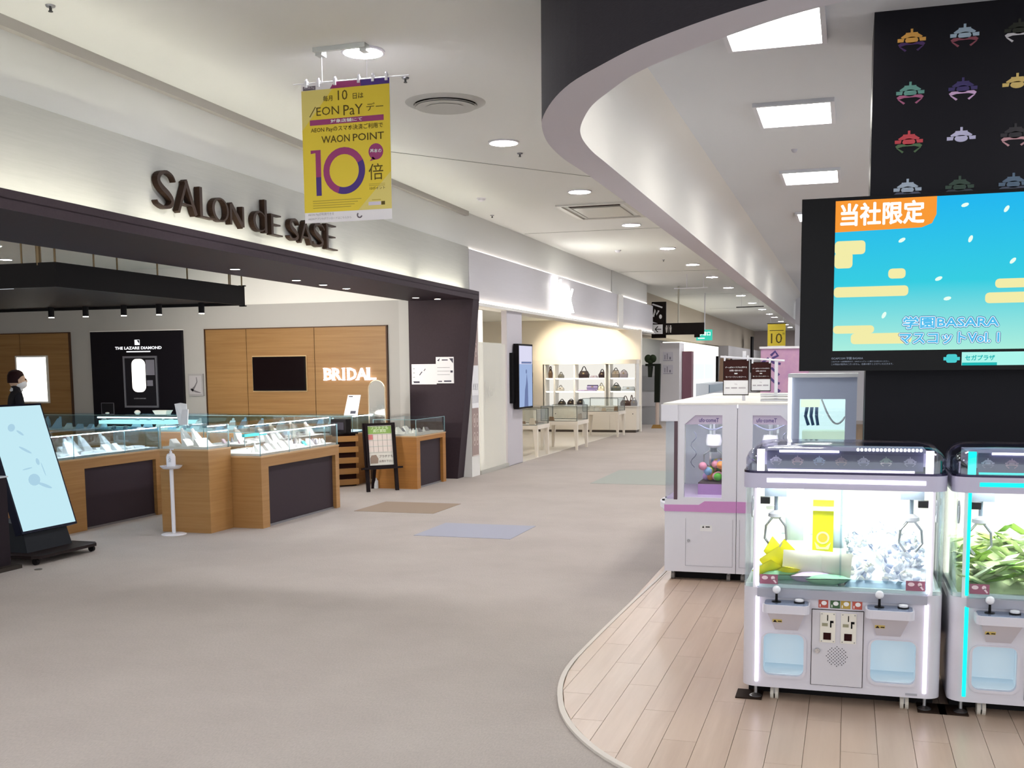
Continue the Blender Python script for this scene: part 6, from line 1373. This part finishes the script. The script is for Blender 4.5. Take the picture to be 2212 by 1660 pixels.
bm_ = mesh('prize_ball', MB().ball((0, 0, 0), .031, 12, 8), True)
bcol = [('pink', 'e59ab0'), ('green', '58b23a'), ('orange', 'f09a52'), ('yellow', 'ecd25a'), ('lilac', 'c7a0dc'), ('blue', '86b6dc'), ('coral', 'e8796a')]
bms = {k: with_mat(bm_, mat('ball_' + k, c, .5)) for k, c in bcol}
for side in (0, 1):
    for k in range(42):
        u = rs.random(); v = rs.random(); lay = k % 3
        x = -1.035 + u * .255; y = 8.03 + v * .32; z = .731 + lay * .043 + .02 * u
        if side: x = -1.49 - x
        cn = bcol[rs.randrange(7)][0] if u < .62 else rs.choice(('green', 'green', 'pink', 'lilac'))
        inst('prize_ball', bms[cn], (x, y, z), (0, 0, 0), '%s soft ball heaped in the %s half of the nearest crane cabinet' % (cn, 'left' if not side else 'right'), 'ball', 'soft balls in the crane cabinet')

# ---- notices on a rail above the crane cabinets
t = thing('notice_rail', 'white rail on posts above the crane cabinets', 'rail', (-.7, 8.3, 1.294))
obj('bar', MB().cyl((-.93, 8.305, 1.625), (-.46, 8.305, 1.59), .007), PLASTW, t)
for x, z in ((-.755, 1.665), (-.52, 1.60)): obj('post', MB().box(x - .012, x + .012, 8.31, 8.33, 1.294, z), PLASTW, t)
BRN = mat('notice_brown', '3a1d1a', .6)
def hang_notice(label, x0, x1, z0, z1):
    t = thing('hanging_notice', label, 'notice', ((x0 + x1) / 2, 8.29, z0), 'brown and white notices on the rail')
    obj('sheet', MB().box(x0, x1, 8.288, 8.294, z0, z1), PAPER, t)
    w = x1 - x0; h = z1 - z0; F = fr_front(x0, 8.288, z0)
    obj('frame', MB().plate([(0, 0), (w, 0), (w, h), (0, h)], [[(.005, .007), (.005, h - .004), (w - .005, h - .004), (w - .005, .007)]], F, 0, .003), DARKT, t)
    Flat(F).rect(.003, w - .003, h * .42, h - .003, .002).obj('brown_field', BRN, t)
    Flat(F).text('ゲーム機のトラブルに関する', w / 2, h * .76, w=w * .84, al='c', d=.004, bold=.02).text('お問い合わせは', w / 2, h * .67, w=w * .5, al='c', d=.004, bold=.02).rect(w * .44, w * .56, h * .595, h * .625, .004).text('モーリーファンタジーへ', w / 2, h * .49, w=w * .8, al='c', d=.004, bold=.01).obj('white_lettering', PAPER, t)
    Flat(F).text('TEL', w / 2, h * .29, w=w * .13, al='c', d=.003).rect(w * .1, w * .26, h * .19, h * .225, .003).rect(w * .32, w * .55, h * .19, h * .225, .003).rect(w * .61, w * .88, h * .19, h * .225, .003).obj('grey_lettering', mat('notice_grey', 'b3abb3', .6), t)
    for x in (x0 + .01, x1 - .01): obj('clip', MB().box(x - .006, x + .006, 8.284, 8.312, z1 - .01, z1 + .03), PLASTW, t)
hang_notice('larger brown and white notice hanging on the left of the rail', -.907, -.717, 1.335, 1.602)
hang_notice('smaller brown and white notice hanging on the right of the rail', -.702, -.556, 1.364, 1.582)
t = thing('paper_stack', 'white paper trays on top of the crane cabinets', 'trays', (-.55, 8.2, 1.294))
for k in range(3): obj('tray', MB().box(-.62, -.36, 8.15, 8.3, 1.295 + k * .02, 1.308 + k * .02), mat('tray_%d' % k, ['d6d6dc', 'e9e9ec', 'cdd0d6'][k], .5), t)

# ---- pale blue prize machine between the cabinets and the column
t = thing('blue_prize_machine', 'pale blue grey prize machine with a lit window beside the black column', 'prize machine', (-.165, 7.5, 0))
BLU = mat('machine_blue_grey', 'a9b6d2', .4)
F = fr_front(0, 7.3, 0)
win = [(-.305, 1.0), (-.02, 1.0), (-.02, 1.335), (-.305, 1.335)]
obj('front_panel', MB().plate([(-.355, .0), (.05, .0), (.05, 1.475), (-.355, 1.475)], [win[::-1]], F, -.02, 0), BLU, t)
obj('side_panel', MB().box(.04, .05, 7.32, 7.72, 0, 1.475), BLACKM, t); obj('side_panel', MB().box(-.365, -.355, 7.32, 7.72, 0, 1.475), BLU, t)
obj('top_rail', MB().box(-.38, .055, 7.29, 7.72, 1.475, 1.50), mat('rail_pale', 'd3d8e0', .4), t)
obj('light_edge', MB().box(-.378, -.356, 7.29, 7.31, .8, 1.475), emit('edge_glow', 'fbf8ee', 2.0), t)
obj('chamber', MB().box(-.35, .04, 7.66, 7.70, .9, 1.45), emit('blue_chamber', 'c9e8ea', .8), t)
obj('window_glass', MB().plate(win, [], F, -.015, -.010), GLASS, t)
obj('crane_bar', MB().box(-.30, -.18, 7.38, 7.42, 1.28, 1.33), emit('crane_pale', 'e3f4d8', .7), t)
m = MB(); 
for k in range(3): m.tube([(-.26 + k * .03, 7.4, 1.28), (-.27 + k * .035, 7.4, 1.22), (-.25 + k * .03, 7.4, 1.16)], .011, 6)
obj('hoses', m, mat('hose_blue', '3f6c9c', .4), t)
obj('cable', MB().tube([(-.17 + .15 * i / 10, 7.40, 1.33 - .16 * sin(pi * (i / 10) * .75)) for i in range(11)], .006, 6), PLASTW, t)
obj('prize_shelf', MB().box(-.29, -.02, 7.40, 7.60, .95, 1.12), mat('prize_mint', 'cfe9d2', .5, emit='cfe9d2', es=.4), t)
t = thing('floral_partition', 'lilac pink arcade partition with dark violet strokes beyond the notices', 'partition', (-.9, 16, 0))
obj('panel', MB().box(-1.22, -.55, 16, 16.05, 0, 1.80), mat('partition_pink', 'd2a9c0', .6, noise=((6, 6, 6), 'b58ab8', 3, .7)), t)
obj('rail', MB().box(-1.24, -.53, 15.98, 16.07, 1.80, 1.83), PLASTW, t)
f = Flat(fr_front(-1.22, 16, 0))
for pts in ([(.02, 1.60), (.10, 1.66), (.18, 1.60), (.28, 1.58)], [(.05, 1.5), (.16, 1.52), (.26, 1.42)], [(.12, 1.4), (.2, 1.32), (.27, 1.3)], [(.14, 1.70), (.2, 1.76), (.24, 1.70), (.16, 1.66)], [(.2, 1.24), (.27, 1.2), (.22, 1.12), (.29, 1.08)]): f.poly(ribbon(pts, .035), .004)
f.obj('violet_strokes', mat('stroke_violet', '4a3a78', .5), t)
# some of the lamps above stand out of view to light the scene
